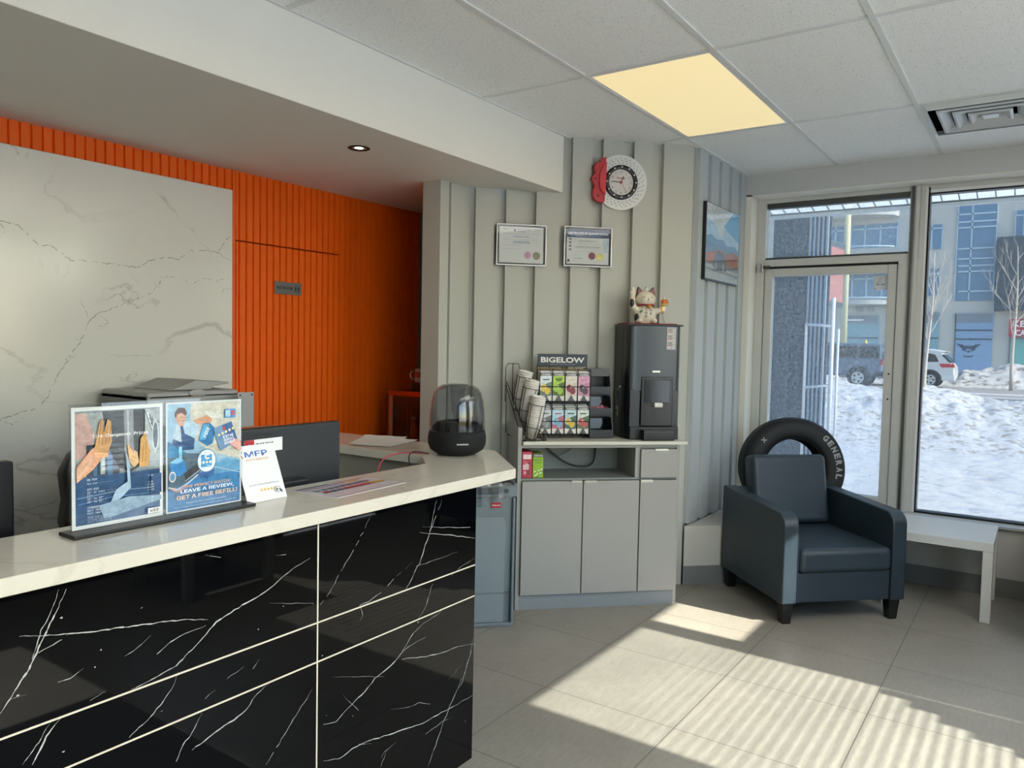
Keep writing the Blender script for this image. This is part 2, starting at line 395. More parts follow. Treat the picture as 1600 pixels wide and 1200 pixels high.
# horizontal slat blinds, half open: they stripe the floor
def blind(x0, x1, label):
    t = thing('window_blind', label, 'blind', ((x0+x1)/2, YS+.03, 0), 0)
    b = MB(); h = (x1-x0)/2-.002; zb = M('d9d8d2', .5)
    for k in range(49):
        z = .60+k*.039; T = Matrix.Translation((0, 0, z)) @ Matrix.Rotation(rad(-20), 4, 'X'); b.box((-h, -.0125, -.0006), (h, .0125, .0006), zb, T=T)
    b.build('slats', t); b = MB(); b.box((-h, -.02, 2.485), (h, .02, 2.51), zb); b.build('head_rail', t)
blind(2.58, 3.685, 'white horizontal slat blind over the narrow sunny window')
# unseen stepped blocker at the sunny window, added to shape the sun patch
b = MB(); b.prism([(3.685, .60), (3.685, 1.56), (3.62, 1.56), (3.62, 1.47), (3.55, 1.47), (3.55, 1.38), (3.47, 1.38), (3.47, 1.28), (3.41, 1.28), (3.41, 1.17), (3.35, 1.17), (3.35, 1.02), (3.20, .90), (3.1, .60)], YS-.056, YS-.054, M_head, 'y')
tag(b.build('window_decal'), 'stepped opaque blocker added at the narrow sunny window to shape the sun patch', 'decal')
# frames
def frame(b, y0, y1, z0, z1, wd, x0=XF-.05, x1=XF+.05, m=M_alu, bot=None, top=None):
    b.box((x0, y0, z0), (x1, y0+wd, z1), m, .003, 1); b.box((x0, y1-wd, z0), (x1, y1, z1), m, .003, 1)
    b.box((x0+.001, y0+wd, z0), (x1-.001, y1-wd, z0+(bot or wd)), m, .003, 1); b.box((x0+.001, y0+wd, z1-(top or wd)), (x1-.001, y1-wd, z1), m, .003, 1)
# transom light over the door = window_1
b = MB(); frame(b, .70, 1.757, 2.10, 2.59, .06, bot=.05, top=.035)
b.box((XF-.03, .76, 2.15), (XF+.03, 1.70, 2.165), M_alud); b.box((XF-.03, .76, 2.52), (XF+.03, 1.70, 2.556), M_alud)  # the dark upper strip stands in for the shadow under the head
b.box((XF-.02, .82, 2.08), (XF+.02, 1.70, 2.104), M_dark); b.box((XF-.052, 1.70, .37), (XF+.05, 1.757, 2.11), M_alu, .003, 1)
b.box((XF-.052, .69, .37), (XF+.05, .815, 2.11), M_alu, .003, 1)
b.box((XF-.06, .70, .425), (XF-.045, .725, 2.59), M_alu); b.box((XF-.07, .735, .425), (XF-.045, .75, 2.59), M_alud)
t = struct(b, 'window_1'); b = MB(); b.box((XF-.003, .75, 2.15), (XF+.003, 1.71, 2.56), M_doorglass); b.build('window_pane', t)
# door
b = MB(); frame(b, .822, 1.697, .385, 2.085, .055, x0=XF-.035, x1=XF+.035, bot=.12, top=.055)
b.cyl((XF-.036, .845, 1.35), (XF-.040, .845, 1.35), .006, M_dark); b.cyl((XF-.036, .845, 1.18), (XF-.040, .845, 1.18), .006, M_dark)
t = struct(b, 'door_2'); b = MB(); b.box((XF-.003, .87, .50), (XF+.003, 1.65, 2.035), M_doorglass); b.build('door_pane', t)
b = MB(); b.box((XF-.075, 1.70, 2.06), (XF-.045, 1.745, 2.12), M_chrome, .004); b.box((XF-.078, 1.655, 2.085), (XF-.045, 1.70, 2.105), M_alud, .003); b.build('door_closer', t)
# big window
b = MB(); frame(b, YS_, .70, .41, 2.59, .045, bot=.035, top=.035)
b.box((XF-.052, .655, .43), (XF-.03, .668, 2.57), M_wpl); b.box((XF-.05, .644, .43), (XF+.03, .655, 2.57), M_blk)
b.box((XF-.052, YS_, .44), (XF+.02, .655, .452), M_blk); b.box((XF-.05, YS_, 2.535), (XF-.02, .655, 2.555), M_wpl); b.box((XF-.045, YS_, 2.525), (XF+.02, .655, 2.536), M_blk)
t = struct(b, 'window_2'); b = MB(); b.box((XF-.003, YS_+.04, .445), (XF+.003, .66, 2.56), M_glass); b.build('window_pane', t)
#@@ROOM_END
# ================================================================== CEILING FITTINGS
M_led = emis('led_diffuser', 'f3dfab', .27); M_led_fill = emis('led_fill_diffuser', 'fff9ee', 2.5)
def led(x0, y0, label, group=None, m=None):
    t = thing('ceiling_light', label, 'ceiling light', (x0, y0, CZ), 0, group)
    b = MB(); L, Wd = 1.195, .585
    b.box((0, 0, -.004), (L, .012, .004), M_wpl); b.box((0, Wd-.012, -.004), (L, Wd, .004), M_wpl); b.box((0, .012, -.004), (.012, Wd-.012, .004), M_wpl); b.box((L-.012, .012, -.004), (L, Wd-.012, .004), M_wpl)
    b.build('frame', t); b = MB(); b.box((.010, .010, -.003), (L-.010, Wd-.010, .003), m or M_led); b.build('diffuser', t)
led(3.144, 1.200, 'warm glowing rectangular ceiling light panel near the ribbed wall')
for x, y in ((.706, -.63), (1.925, -.63), (3.144, -1.24), (1.925, -1.24)):  # extra panels added out of view, stronger than the visible one, to brighten the room
    led(x, y, 'added fill light panel out of sight behind the viewer', 'added fill lights behind the viewer', M_led_fill)
# air diffuser
t = thing('ceiling_vent', 'white square louvred air diffuser in the ceiling by the window', 'air vent', (4.659, .2735, CZ))
b = MB(); b.box((-.285, -.285, .0), (.285, .285, .05), M_dark)
b.build('duct_box', t)
def sqring(b, h0, z0, h1, z1, m, th=.004):
    for k in range(4):
        a = k*pi/2; Rm = Matrix.Rotation(a, 4, 'Z')
        P = [Rm @ Vector(p) for p in ((-h0, -h0, z0), (h0, -h0, z0), (h1, -h1, z1), (-h1, -h1, z1))]
        Q = [p+Vector((0, 0, th)) for p in P]; b.face(P[::-1], m); b.face(Q, m); b.face([P[0], P[1], Q[1], Q[0]], m); b.face([P[3], Q[3], Q[2], P[2]], m)
M_diff = M('cfd3d3', .3, .25)
b = MB(); sqring(b, .300, -.006, .275, -.004, M_diff); sqring(b, .278, -.004, .262, -.03, M_diff); b.build('frame', t)
for h in (.215, .150, .085):
    b = MB(); sqring(b, h, -.034, h-.045, .006, M_diff); sqring(b, h, -.034, h+.012, -.028, M_diff); b.build('louver', t)
b = MB(); b.box((-.035, -.035, -.03), (.035, .035, -.024), M_diff, .003); sqring(b, .035, -.028, .02, .0, M_diff); b.build('centre_plate', t)
# recessed downlight
t = thing('recessed_light', 'small round bronze recessed spotlight in the low soffit', 'ceiling light', (2.584, 2.70, SZ))
b = MB(); b.lathe([(.052, .0), (.052, -.004), (.040, -.006), (.030, .002), (.028, .03)], M('2a201a', .35, .6), 32); b.build('trim_ring', t)
b = MB(); b.lathe([(0, -.0005), (.017, -.0015), (.028, .0005), (.028, .01)], emis('lamp_glow', 'fff4d8', 3.0), 24); b.build('bulb', t)

# ================================================================== RECEPTION
# white marble panel on the orange wall
b = MB(); b.box((-2.55, 3.600, 0.005), (2.532, 3.644, 2.292), M_marble, .003, 1)
wv = M('8f9088', .4, var=.2); rv = random.Random(11)
def hair(pts, w0):
    P = []
    for (x0, y0), (x1, y1) in zip(pts, pts[1:]):
        k = max(2, int(math.hypot(x1-x0, y1-y0)/4))
        for i in range(k): q = i/k; P.append((x0+(x1-x0)*q+rv.uniform(-1.6, 1.6), y0+(y1-y0)*q+rv.uniform(-1.6, 1.6)))
    W3 = [at(x, y, 1, 3.6) for x, y in P]
    for a_, c_ in zip(W3, W3[1:]):
        if rv.random() < .22: continue
        d = (c_-a_).normalized(); nn = Vector((-d.z, 0, d.x))*w0*(.3+rv.random()); b.face([Vector((p.x, 3.5992, p.z)) for p in (a_-nn, a_+nn, c_+nn, c_-nn)], wv)
for pts, w0 in (([(0, 345), (25, 350), (45, 368), (60, 382), (80, 385), (95, 395), (110, 407), (140, 408), (180, 413), (215, 418), (235, 406), (262, 402), (280, 407), (295, 392), (325, 390), (340, 394), (352, 375), (364, 366)], .0016), ([(250, 432), (270, 432), (285, 438), (300, 445), (320, 433), (340, 440), (364, 430)], .0012), ([(248, 450), (255, 432)], .0010), ([(340, 395), (355, 405), (364, 412)], .0010),
    ([(250, 440), (235, 460), (205, 470), (180, 480), (155, 490), (140, 500), (125, 535), (105, 560), (90, 585), (75, 620), (60, 638), (30, 645), (0, 655)], .0016), ([(155, 490), (170, 505), (150, 512)], .0010), ([(125, 470), (135, 490), (140, 500)], .0010), ([(90, 585), (100, 570), (118, 555)], .0012), ([(0, 655), (20, 664), (40, 650)], .0012), ([(30, 790), (50, 795), (90, 782), (115, 790)], .0012), ([(364, 452), (350, 452), (345, 462)], .0008), ([(0, 350), (10, 362), (0, 368)], .0010)):
    hair(pts, w0)
    for _ in range(2):
        i = rv.randrange(len(pts)); x, y = pts[i]; hair([(x, y), (x+rv.uniform(-14, 14), y+rv.uniform(-12, 12))], w0*.5)
tag(b.build('wall_panel'), 'large pale veined marble panel covering the orange slatted wall behind the desk', 'wall panel')
# restroom plate
t = thing('restroom_sign', 'small grey RESTROOM plate on the orange slatted door', 'sign', (2.9315, 3.636, 1.797))
b = MB(); b.box((-.095, 0, -.036), (.095, .010, .036), M('8a8c8c', .35, .5), .002); b.build('plate', t)
tx = M('1a1a1c', .5)
b = MB(); b.text('RESTROOM', (-.083, 0, -.008), X_, Z_, .017, tx, .02, wd=.112)
for k in (0, 1):
    x = .052+k*.022
    b.box((x-.003, -.0008, .010), (x+.003, .0, .016), tx); b.prism([(x-.005, .008), (x+.005, .008), (x+.005-.001*k, -.004), (x-.005, -.004)], -.0008, 0, tx, 'y'); b.box((x-.004, -.0008, -.018), (x-.0008, 0, -.004), tx); b.box((x+.0008, -.0008, -.018), (x+.004, 0, -.004), tx)
b.build('lettering', t)
# desk: black marble body, quartz ledge
t = thing('reception_desk', 'black veined marble reception desk with pale joint lines', 'reception desk', (0, 0, 0))
FY = 1.628
b = MB(); body = [(-1.2, FY), (2.14, FY), (2.53, 2.02), (2.62, 2.02), (2.62, 3.02), (2.43, 3.02), (2.43, 1.90), (-1.2, 1.90)]
b.prism(body, 0.0, .989, M_black)
vm = M('b9bab6', .3, var=.25); rv = random.Random(5)
def vein(pts, w0):
    P = []
    for (x0, y0), (x1, y1) in zip(pts, pts[1:]):
        k = max(2, int(math.hypot(x1-x0, y1-y0)/7))
        for i in range(k): q = i/k; P.append((x0+(x1-x0)*q+rv.uniform(-.8, .8), y0+(y1-y0)*q+rv.uniform(-.8, .8)))
    P.append(pts[-1]); W3 = [at(x, y, 1, FY) for x, y in P]; n = len(W3)
    for i in range(n-1):
        a_, c_ = W3[i], W3[i+1]; d = (c_-a_).normalized(); nn = Vector((-d.z, 0, d.x)); e0 = w0*.72*(.25+.75*sin(pi*i/n))*(.5+rv.random()); 
        if rv.random() < .08 and w0 < .0012: continue
        b.face([Vector((p.x, FY-.0006, p.z)) for p in (a_-nn*e0, a_+nn*e0, c_+nn*e0, c_-nn*e0)], vm)
for pts, w0 in (([(103, 920), (88, 955), (66, 1000), (45, 1045), (20, 1085), (0, 1115)], .0022), ([(92, 920), (78, 960), (64, 985), (50, 1030)], .0010), ([(30, 994), (70, 993), (130, 989), (200, 979), (260, 971), (290, 968), (325, 968)], .0016), ([(115, 985), (90, 1003), (60, 1020)], .0008),
    ([(485, 872), (462, 885), (440, 903), (415, 925), (385, 942), (360, 957), (338, 972), (322, 990), (300, 1015), (275, 1040), (255, 1052), (230, 1066), (205, 1077)], .0019), ([(322, 978), (290, 990), (265, 1003), (245, 1022)], .0012), ([(278, 1050), (272, 1070), (255, 1095), (235, 1120), (205, 1148), (200, 1156)], .0011), ([(95, 1122), (72, 1150), (62, 1172), (50, 1195)], .0019), ([(80, 1125), (60, 1160), (35, 1195)], .0009),
    ([(420, 1068), (400, 1085), (385, 1108), (365, 1125), (330, 1148), (300, 1172)], .0019), ([(493, 1070), (470, 1105), (440, 1155), (415, 1195)], .0009), ([(315, 1115), (300, 1145), (285, 1165), (275, 1190)], .0016),
    ([(580, 803), (560, 845), (540, 880), (515, 925), (500, 945)], .0008), ([(682, 782), (672, 830), (655, 880), (640, 910), (634, 920)], .0016), ([(690, 782), (676, 820), (670, 835)], .0008), ([(660, 823), (700, 824), (742, 824)], .0008), ([(655, 832), (700, 836), (742, 841)], .0014),
    ([(676, 912), (664, 950), (652, 968)], .0011), ([(645, 878), (620, 900), (595, 925), (575, 940), (562, 946), (567, 960), (562, 970)], .0009), ([(715, 862), (680, 875), (650, 885)], .0007), ([(742, 872), (720, 885), (705, 900)], .0006),
    ([(690, 955), (662, 974), (645, 990), (628, 1020), (605, 1045), (585, 1060), (570, 1080), (540, 1110), (525, 1128), (505, 1132)], .0017), ([(665, 995), (640, 1010), (625, 1022)], .0008), ([(742, 1006), (715, 1010), (690, 1020), (665, 1026), (628, 1030)], .0012), ([(740, 995), (732, 1030), (722, 1065), (710, 1085), (700, 1110), (690, 1135), (680, 1165), (668, 1198)], .0014), ([(738, 1010), (728, 1045), (715, 1075)], .0007),
    ([(738, 1087), (715, 1100), (690, 1113), (665, 1128), (635, 1138), (600, 1150), (575, 1158), (550, 1170), (530, 1185), (505, 1189)], .0018), ([(708, 1120), (690, 1128), (665, 1147)], .0007), ([(610, 1108), (640, 1105), (655, 1098), (672, 1100)], .0006), ([(580, 1162), (560, 1163)], .0007), ([(605, 1170), (595, 1198)], .0006), ([(618, 1160), (600, 1175), (590, 1192)], .0005),
    ([(235, 993), (215, 1012), (195, 1025)], .0006), ([(130, 1045), (110, 1060), (90, 1066)], .0008), ([(380, 1042), (355, 1060)], .0006), ([(335, 1078), (320, 1092)], .0006), ([(165, 1080), (140, 1095)], .0005), ([(40, 1085), (10, 1095)], .0005), ([(405, 1030), (395, 1045)], .0006), ([(430, 868), (455, 866)], .0005), ([(320, 867), (345, 871)], .0005), ([(420, 942), (490, 943)], .0004), ([(520, 1058), (600, 1057)], .0004), ([(535, 1085), (560, 1110)], .0005), ([(700, 1062), (720, 1040)], .0004)):
    vein(pts, w0)
for _ in range(16):
    c = at(rv.uniform(5, 735), rv.uniform(900, 1190), 1, FY)
    if c.z < .95: b.face([c+Vector((.004*cos(k)*rv.random()-.001, -.0005, .003*sin(k)*rv.random())) for k in range(6)], vm)

b.build('front_panel', t)
b = MB(); jm = M('d8d0bd', .5)
for z in (.708, .596): b.box((-1.2, FY-.0008, z-.0022), (2.138, FY, z+.0022), jm)
b.box((1.4158, FY-.001, 0.0), (1.4205, FY, .988), jm); b.build('joint_line', t)

b = MB(); b.prism([(-1.2, 1.9005), (2.4295, 1.9005), (2.4295, 3.02), (2.40, 3.02), (2.40, 1.93), (-1.2, 1.93)], .0, .985, M('a39f93', .6)); b.build('inner_panel', t)
b = MB(); b.box((-1.2, 1.93, .70), (2.40, 2.50, .735), M('b9b3a4', .4)); b.box((1.9, 1.93, .735), (2.40, 3.0, .70), M('b9b3a4', .4)); b.build('worktop', t)
b = MB(); top = [(-1.25, 1.605), (2.352, 1.605), (2.692, 1.945), (2.692, 3.05), (2.362, 3.05), (2.362, 2.085), (2.219, 1.938), (-1.25, 1.925)]
b.prism(top, .992, 1.03, M_quartz, bev=.0025, seg=1); o = b.build('countertop')
tag(o, 'cream stone countertop wrapping over the black marble desk', 'countertop')
# back counter with printer
t = thing('back_counter', 'low tan topped counter against the marble wall behind the desk', 'cabinet', (1.55, 3.37, 0))
b = MB(); b.box((.27, -.20, 0), (1.02, .215, .985), M('6e6a62', .6)); b.build('body', t)
b = MB(); b.box((.24, -.34, .986), (1.05, .22, 1.012), M('a5866a', .35), .003); b.build('top', t)
t = thing('office_printer', 'pale grey laser printer behind the poster holder', 'printer', (1.98, 3.33, 1.012))
gp = M('9fa09e', .5); gp2 = M('7d7e7d', .5)
b = MB(); b.box((-.19, -.19, 0), (.26, .20, .235), gp2, .01); b.box((-.19, -.192, .0), (.26, -.188, .22), gp, .001); b.box((-.19, -.19, .20), (.26, .20, .245), gp, .012); b.box((-.1935, -.13, .17), (-.188, .12, .176), M_dark); b.build('body', t)
b = MB(); b.prism([(-.06, .247), (.06, .290), (.24, .278), (.24, .272), (.16, .262), (.14, .247)], -.15, .17, gp, 'y', bev=.003, seg=1); b.build('paper_tray', t)
b = MB(); b.ball((.05, -.1905, .235), (.05, .01, .018), gp); b.build('display', t)
t = thing('metal_bracket', 'upright brushed metal plate with two screw holes beside the printer', 'bracket', (2.225, 3.06, 1.012))
b = MB(); b.box((-.043, 0, .0), (.043, .003, .235), M('b9bab9', .35, .6), .001, 1); b.box((-.043, 0, 0), (.043, .05, .003), M('b9bab9', .35, .6)); b.build('plate', t)
b = MB()
for x in (-.032, .032): b = MB(); b.cyl((x, -.0006, .222), (x, .002, .222), .0045, M_dark, n=12); b.build('screw_hole', t)
# the bracket needs something under it: the counter reaches that far
# ---- all-in-one computer seen from behind
t = thing('desktop_monitor', 'dark grey computer monitor seen from behind beside the review card', 'monitor', (1.62, 2.08, .735))
gm = M('2e3134', .38); gm2 = M('1b1d20', .4)
b = MB(); b.box((-.275, -.02, .15), (.275, .018, .474), gm, .008, 2); b.build('back_shell', t)
b = MB(); b.box((-.27, -.005, .4745), (.0, .02, .4775), M('8d5a3c', .15), .001, 1); b.box((-.09, -.0215, .452), (.0, -.0195, .455), gm2); b.build('top_trim', t)
b = MB(); b.box((-.268, .0185, .158), (.268, .021, .466), M_blk); b.build('screen', t)
b = MB(); b.prism([(.0, .0), (-.07, .0), (-.055, .2), (-.03, .22), (0, .22)], -.10, .10, gm2, 'x') if False else b.box((-.09, -.075, .0), (.09, -.018, .30), gm2, .01)
for k in range(12):
    z = .21+k*.008; b.box((-.088, -.0765, z), (-.04, -.0755, z+.003), M_alud)
b.box((-.12, -.09, 0), (.12, .10, .012), gm2, .004); b.build('stand', t)
t = thing('desktop_monitor', 'dark navy computer monitor at the far end of the desk near the chair', 'monitor', (.575, 2.12, .735))
b = MB(); b.box((-.29, -.02, .11), (.275, .02, .443), M_navy, .006); b.build('back_shell', t)
b = MB(); b.box((-.28, .0205, .12), (.265, .022, .435), M_blk); b.build('screen', t)
b = MB(); b.box((-.04, -.035, .0), (.04, -.02, .28), gm2, .004); b.box((-.12, -.08, 0), (.12, .09, .010), gm2, .004); b.build('stand', t)
# ---- office chair behind the posters
t = thing('office_chair', 'black office chair back rising behind the poster holder', 'chair', (1.60, 2.86, 0), rad(4))
b = MB(); T = Matrix.Translation((0, .02, .93)) @ Matrix.Rotation(rad(-8), 4, 'X')
oc = [(-.24, -.30), (-.305, -.10), (-.285, -.02), (-.290, .08), (-.25, .14), (-.17, .20), (-.06, .225)]; b.prism(oc+[(-x, z) for x, z in oc[::-1]], -.03, .035, M_dark, 'y', bev=.02, seg=3, T=T); b.build('backrest', t)
b = MB(); b.box((-.24, -.46, .46), (.24, .0, .54), M_dark, .03, 3); b.build('seat', t)
b = MB(); b.cyl((0, -.22, .10), (0, -.22, .47), .03, M_dark); b.box((-.02, .02, .42), (.02, .05, .80), M_dark); b.box((-.02, -.2, .42), (.02, .05, .46), M_dark); b.build('post', t)
for k in range(5):
    a = k*2*pi/5; b = MB(); b.tube([(0, -.22, .10), (.27*cos(a), -.22+.27*sin(a), .065)], [.022, .014], M_dark); f = b.build('foot', t)
    b = MB(); b.cyl((.27*cos(a)-.012, -.22+.27*sin(a), .03), (.27*cos(a)+.012, -.22+.27*sin(a), .03), .03, M_blk, n=16); b.build('caster', f)
for sx in (-1, 1):
    b = MB(); b.tube([(sx*.24, -.1, .5), (sx*.29, -.1, .52), (sx*.29, -.12, .68)], .014, M_dark); b.box((sx*.29-.035, -.26, .68), (sx*.29+.035, .0, .705), M_dark, .01); b.build('armrest', t)

# ---- double acrylic poster holder
t = thing('poster_holder', 'clear double acrylic sign holder on a black base with two posters', 'sign holder', (.854, 1.826, 1.03))
b = MB(); b.box((-.012, -.045, 0), (.475, .03, .009), M_blk, .002); b.build('base', t)
b = MB()
for x0, x1 in ((0, .2295), (.2305, .461)):
    b.box((x0, -.0035, .009), (x1, -.002, .306), M_clear); b.box((x0, .002, .009), (x1, .0035, .306), M_clear); b.box((x0, -.0035, .009), (x0+.0012, .0035, .306), M_clear)
b.build('acrylic_sleeve', t)
def sheet(b, x0, z0, w_, h_, m, y=-.0008): b.box((x0, y, z0), (x0+w_, y+.0016, z0+h_), m)
class Art:
    """flat printed shapes on a sheet; (u, v) in 0..1"""
    def __init__(s, b, o, x, y, w_, h_): s.b, s.o, s.x, s.y, s.w, s.h = b, Vector(o), Vector(x), Vector(y), w_, h_; s.n = s.x.cross(s.y); s.k = 0
    def P(s, p, L): return s.o+s.x*(p[0]*s.w)+s.y*(p[1]*s.h)+s.n*(L*.00009+.0002)
    def poly(s, pts, col, L=None):
        s.k += 1; L = s.k if L is None else L
        s.b.face([s.P(p, L) for p in pts], INK(col)) ; return s
    def rect(s, u0, v0, u1, v1, col): return s.poly([(u0, v0), (u1, v0), (u1, v1), (u0, v1)], col)
    def oval(s, u, v, ru, rv, col, n=20, a0=0, a1=2*pi): return s.poly([(u+ru*cos(a0+(a1-a0)*i/n), v+rv*sin(a0+(a1-a0)*i/n)) for i in range(n if a1-a0 > 6 else n+1)], col)
    def line(s, pts, wd, col):
        for (x0, y0), (x1, y1) in zip(pts, pts[1:]):
            dx, dy = (x1-x0)*s.w, (y1-y0)*s.h; L = math.hypot(dx, dy) or 1; nx, ny = -dy/L*wd/2/s.w, dx/L*wd/2/s.h
            s.poly([(x0+nx, y0+ny), (x0-nx, y0-ny), (x1-nx, y1-ny), (x1+nx, y1+ny)], col)
        return s
    def text(s, body, u, v, hh, col, bold=0.0, wd=None, align='l', font=None, ang=0.0):
        s.k += 1; xx = s.x*cos(ang)+s.y*sin(ang); yy = s.y*cos(ang)-s.x*sin(ang)
        s.b.text(body, s.P((u, v), s.k), xx, yy, hh*s.h, M(col, .45, var=0), bold, wd*s.w if wd else None, align, font, .0001); return s
MONO = 'DejaVuSansMono.woff2'; SANS = 'Inter.woff2'
# poster one: tyre changeover prices
b = MB(); sheet(b, .004, .012, .222, .286, M('e8e8e6', .4, var=0))
a = Art(b, (.012, -.0009, .021), X_, Z_, .206, .268)
a.rect(0, 0, 1, 1, '8f989b').rect(0, .0, 1, .42, '24527f').rect(0, .45, .55, .98, 'a9afae').poly([(0, .98), (.12, .98), (.22, .78), (.16, .60), (0, .58)], 'cfa79c')
a.rect(.12, .42, .5, .7, '33414d').rect(.2, .42, .24, .66, '3d6f9c').rect(.36, .42, .42, .62, '3d6f9c').rect(.28, .43, .33, .60, 'b9c6c4').rect(.10, .45, .16, .55, '2a2d2c')
a.poly([(.30, .99), (.80, .99), (.84, .60), (.76, .47), (.64, .42), (.52, .46), (.38, .66)], '33383c')
for k in range(5): a.line([(.38+.09*k, .98), (.48+.07*k, .62), (.62+.03*k, .46)], .0014, '22262a')
a.poly([(.30, .99), (.36, .99), (.44, .66), (.56, .47), (.50, .46), (.37, .66)], '26292d').poly([(.66, .99), (.80, .99), (.83, .62), (.76, .48), (.68, .45), (.66, .6)], '1d2024').poly([(.55, .99), (.665, .99), (.67, .46), (.60, .44), (.56, .5)], '878b8d').poly([(.585, .99), (.61, .99), (.62, .46), (.60, .46)], 'b4b8ba')
for k in range(9):
    y = .95-.055*k; a.line([(.345+.012*k, y), (.40+.012*k, y-.03), (.45+.012*k, y-.005), (.52+.004*k, y-.03)], .0011, '4c5156')
a.rect(.80, .50, .98, .99, 'aeb8bd')
for k in range(7): a.line([(.80+.03*k, .98-.02*k), (.97-.02*k, .60+.05*k)], .002, ['59656d', 'dfe6ea', '3c4a56'][k % 3])
a.oval(.93, .74, .045, .16, 'c9d1d6').oval(.93, .74, .03, .12, '6d7a84')
a.poly([(0, .38), (0, .52), (.16, .66), (.33, .74), (.36, .64), (.18, .48)], 'd49b77').poly([(.20, .66), (.26, .90), (.30, .93), (.31, .80), (.35, .92), (.39, .90), (.40, .72), (.34, .60), (.22, .60)], 'c4945c')
for k, (x0, y0, x1, y1) in enumerate(((.245, .70, .275, .90), (.285, .70, .305, .88), (.325, .70, .35, .86), (.36, .70, .385, .84))): a.line([(x0, y0), (x1, y1)], .0016, '8a5f36')
a.line([(.19, .64), (.36, .62)], .002, '7a5230').poly([(.20, .64), (.36, .62), (.35, .58), (.20, .59)], 'e0a878').poly([(0, .38), (.16, .52), (.20, .60), (.14, .63), (0, .50)], 'dba887').line([(.02, .42), (.17, .57)], .0022, 'e9c0a4')
a.poly([(.58, .70), (.62, .64), (.70, .60), (.72, .50), (.66, .46), (.60, .52)], 'd9b183').poly([(.72, .46), (.74, .72), (.80, .78), (.86, .60), (.84, .46)], 'c99a58')
for x0, y0, x1, y1 in ((.76, .50, .78, .68), (.80, .50, .81, .70), (.61, .66, .66, .60), (.63, .57, .69, .54)): a.line([(x0, y0), (x1, y1)], .0015, '8f6236')
a.poly([(.56, .62), (.60, .52), (.62, .28), (.50, .20), (.36, .14), (.44, .28), (.58, .34)], '9db7cb').poly([(.24, .16), (.6, .20), (1, .17), (1, .13), (.4, .04), (.3, .04)], '8aa5ba').line([(0, .245), (.5, .27), (1, .25)], .0012, '9fc0dc').line([(0, .19), (.4, .22), (1, .2)], .0008, '7fa9cc')
a.rect(.87, .20, 1, .38, '1c4a77')
a.text('Tire Changeover Prices', .17, .755, .036, 'f2f4f4', .012, .66, font=MONO)
for v, s in ((.395, 'ON RIM'), (.36, 'Any size -----------'), (.31, 'OFF-RIM'), (.283, '16" or Less ------'), (.255, '17"'), (.228, '18" to 19"'), (.200, '20" to 22"'), (.15, 'STORAGE'), (.125, 'Half Year'), (.10, 'Full Year')):
    a.text(s, .11, v-.005, .018, 'dfe9f2', .0, font=MONO)
for v, s in ((.36, '$ 80'), (.30, '$ 95'), (.275, '$ 100'), (.25, '$ 120'), (.225, '$ 140'), (.15, '$ 40'), (.12, '$ 80')):
    a.text(s, .86, v, .018, 'dfe9f2', .0, align='c', font=MONO)
for v, s in ((.075, 'Winter tires & summer tires'), (.060, 'A weight fee may apply to some items'), (.045, 'Tire storage is paid per season'), (.030, 'and must stay within limits 90%')):
    a.text(s, .11, v-.008, .011, 'c3d5e6', .0, font=MONO)
a.rect(.82, .012, .99, .062, 'e9e9e4').text('MFP', .85, .022, .028, '222a33', .01, .11, font=SANS)
b.build('tire_poster', t)
# poster two: review / refill
b = MB(); sheet(b, .235, .012, .222, .286, M('e8ecef', .4, var=0))
a = Art(b, (.239, -.0009, .016), X_, Z_, .214, .278)
a.rect(0, 0, 1, 1, '9cc4dc').poly([(.30, 1), (1, 1), (1, .42), (.55, .52), (.30, .7)], 'e2dccb').poly([(.5, .92), (.8, .86), (.98, .98), (1, .94), (.82, .82), (.5, .86)], 'f3efe4').poly([(.38, .76), (.66, .70), (.75, .74), (.6, .66), (.38, .70)], 'efe8d6').rect(0, 0, 1, .06, '2f75ae').poly([(0, .06), (1, .06), (1, .40), (.8, .44), (.45, .36), (0, .40)], '3f8bc4').poly([(.45, .36), (.8, .44), (1, .40), (1, .30), (.6, .30)], '6fb0da').poly([(0, 0), (1, 0), (1, .12), (.3, .16), (0, .24)], '2f75ae')
a.poly([(.05, .62), (.10, .78), (.20, .85), (.30, .82), (.36, .70), (.34, .56), (.10, .56)], '26588f').poly([(.06, .68), (.11, .80), (.16, .82), (.18, .64)], 'c9d9e6').poly([(.18, .84), (.30, .84), (.42, .78), (.36, .66), (.22, .72)], 'b9d6ea')
a.poly([(.34, .84), (.52, .88), (.60, .84), (.56, .78), (.38, .80)], 'dba283').poly([(.34, .76), (.40, .80), (.44, .76), (.38, .70)], 'c9dceb')
a.oval(.17, .865, .065, .058, 'e3b294').poly([(.09, .92), (.14, .965), (.22, .96), (.25, .91), (.23, .885), (.18, .915), (.12, .905), (.11, .87), (.09, .88)], '5a3f38').rect(.17, .872, .185, .878, '3a2a26').rect(.205, .868, .22, .874, '3a2a26').line([(.17, .838), (.21, .84)], .0008, 'a5544a').rect(.14, .79, .2, .82, 'd9a688')
a.poly([(.40, .64), (.46, .80), (.56, .80), (.64, .74), (.60, .60), (.52, .58)], '1e76b0').poly([(.42, .65), (.47, .79), (.55, .79), (.50, .64)], '5fb2de').text('FREE', .505, .66, .035, 'f2f6f8', .02, .13, font=SANS, ang=1.15)
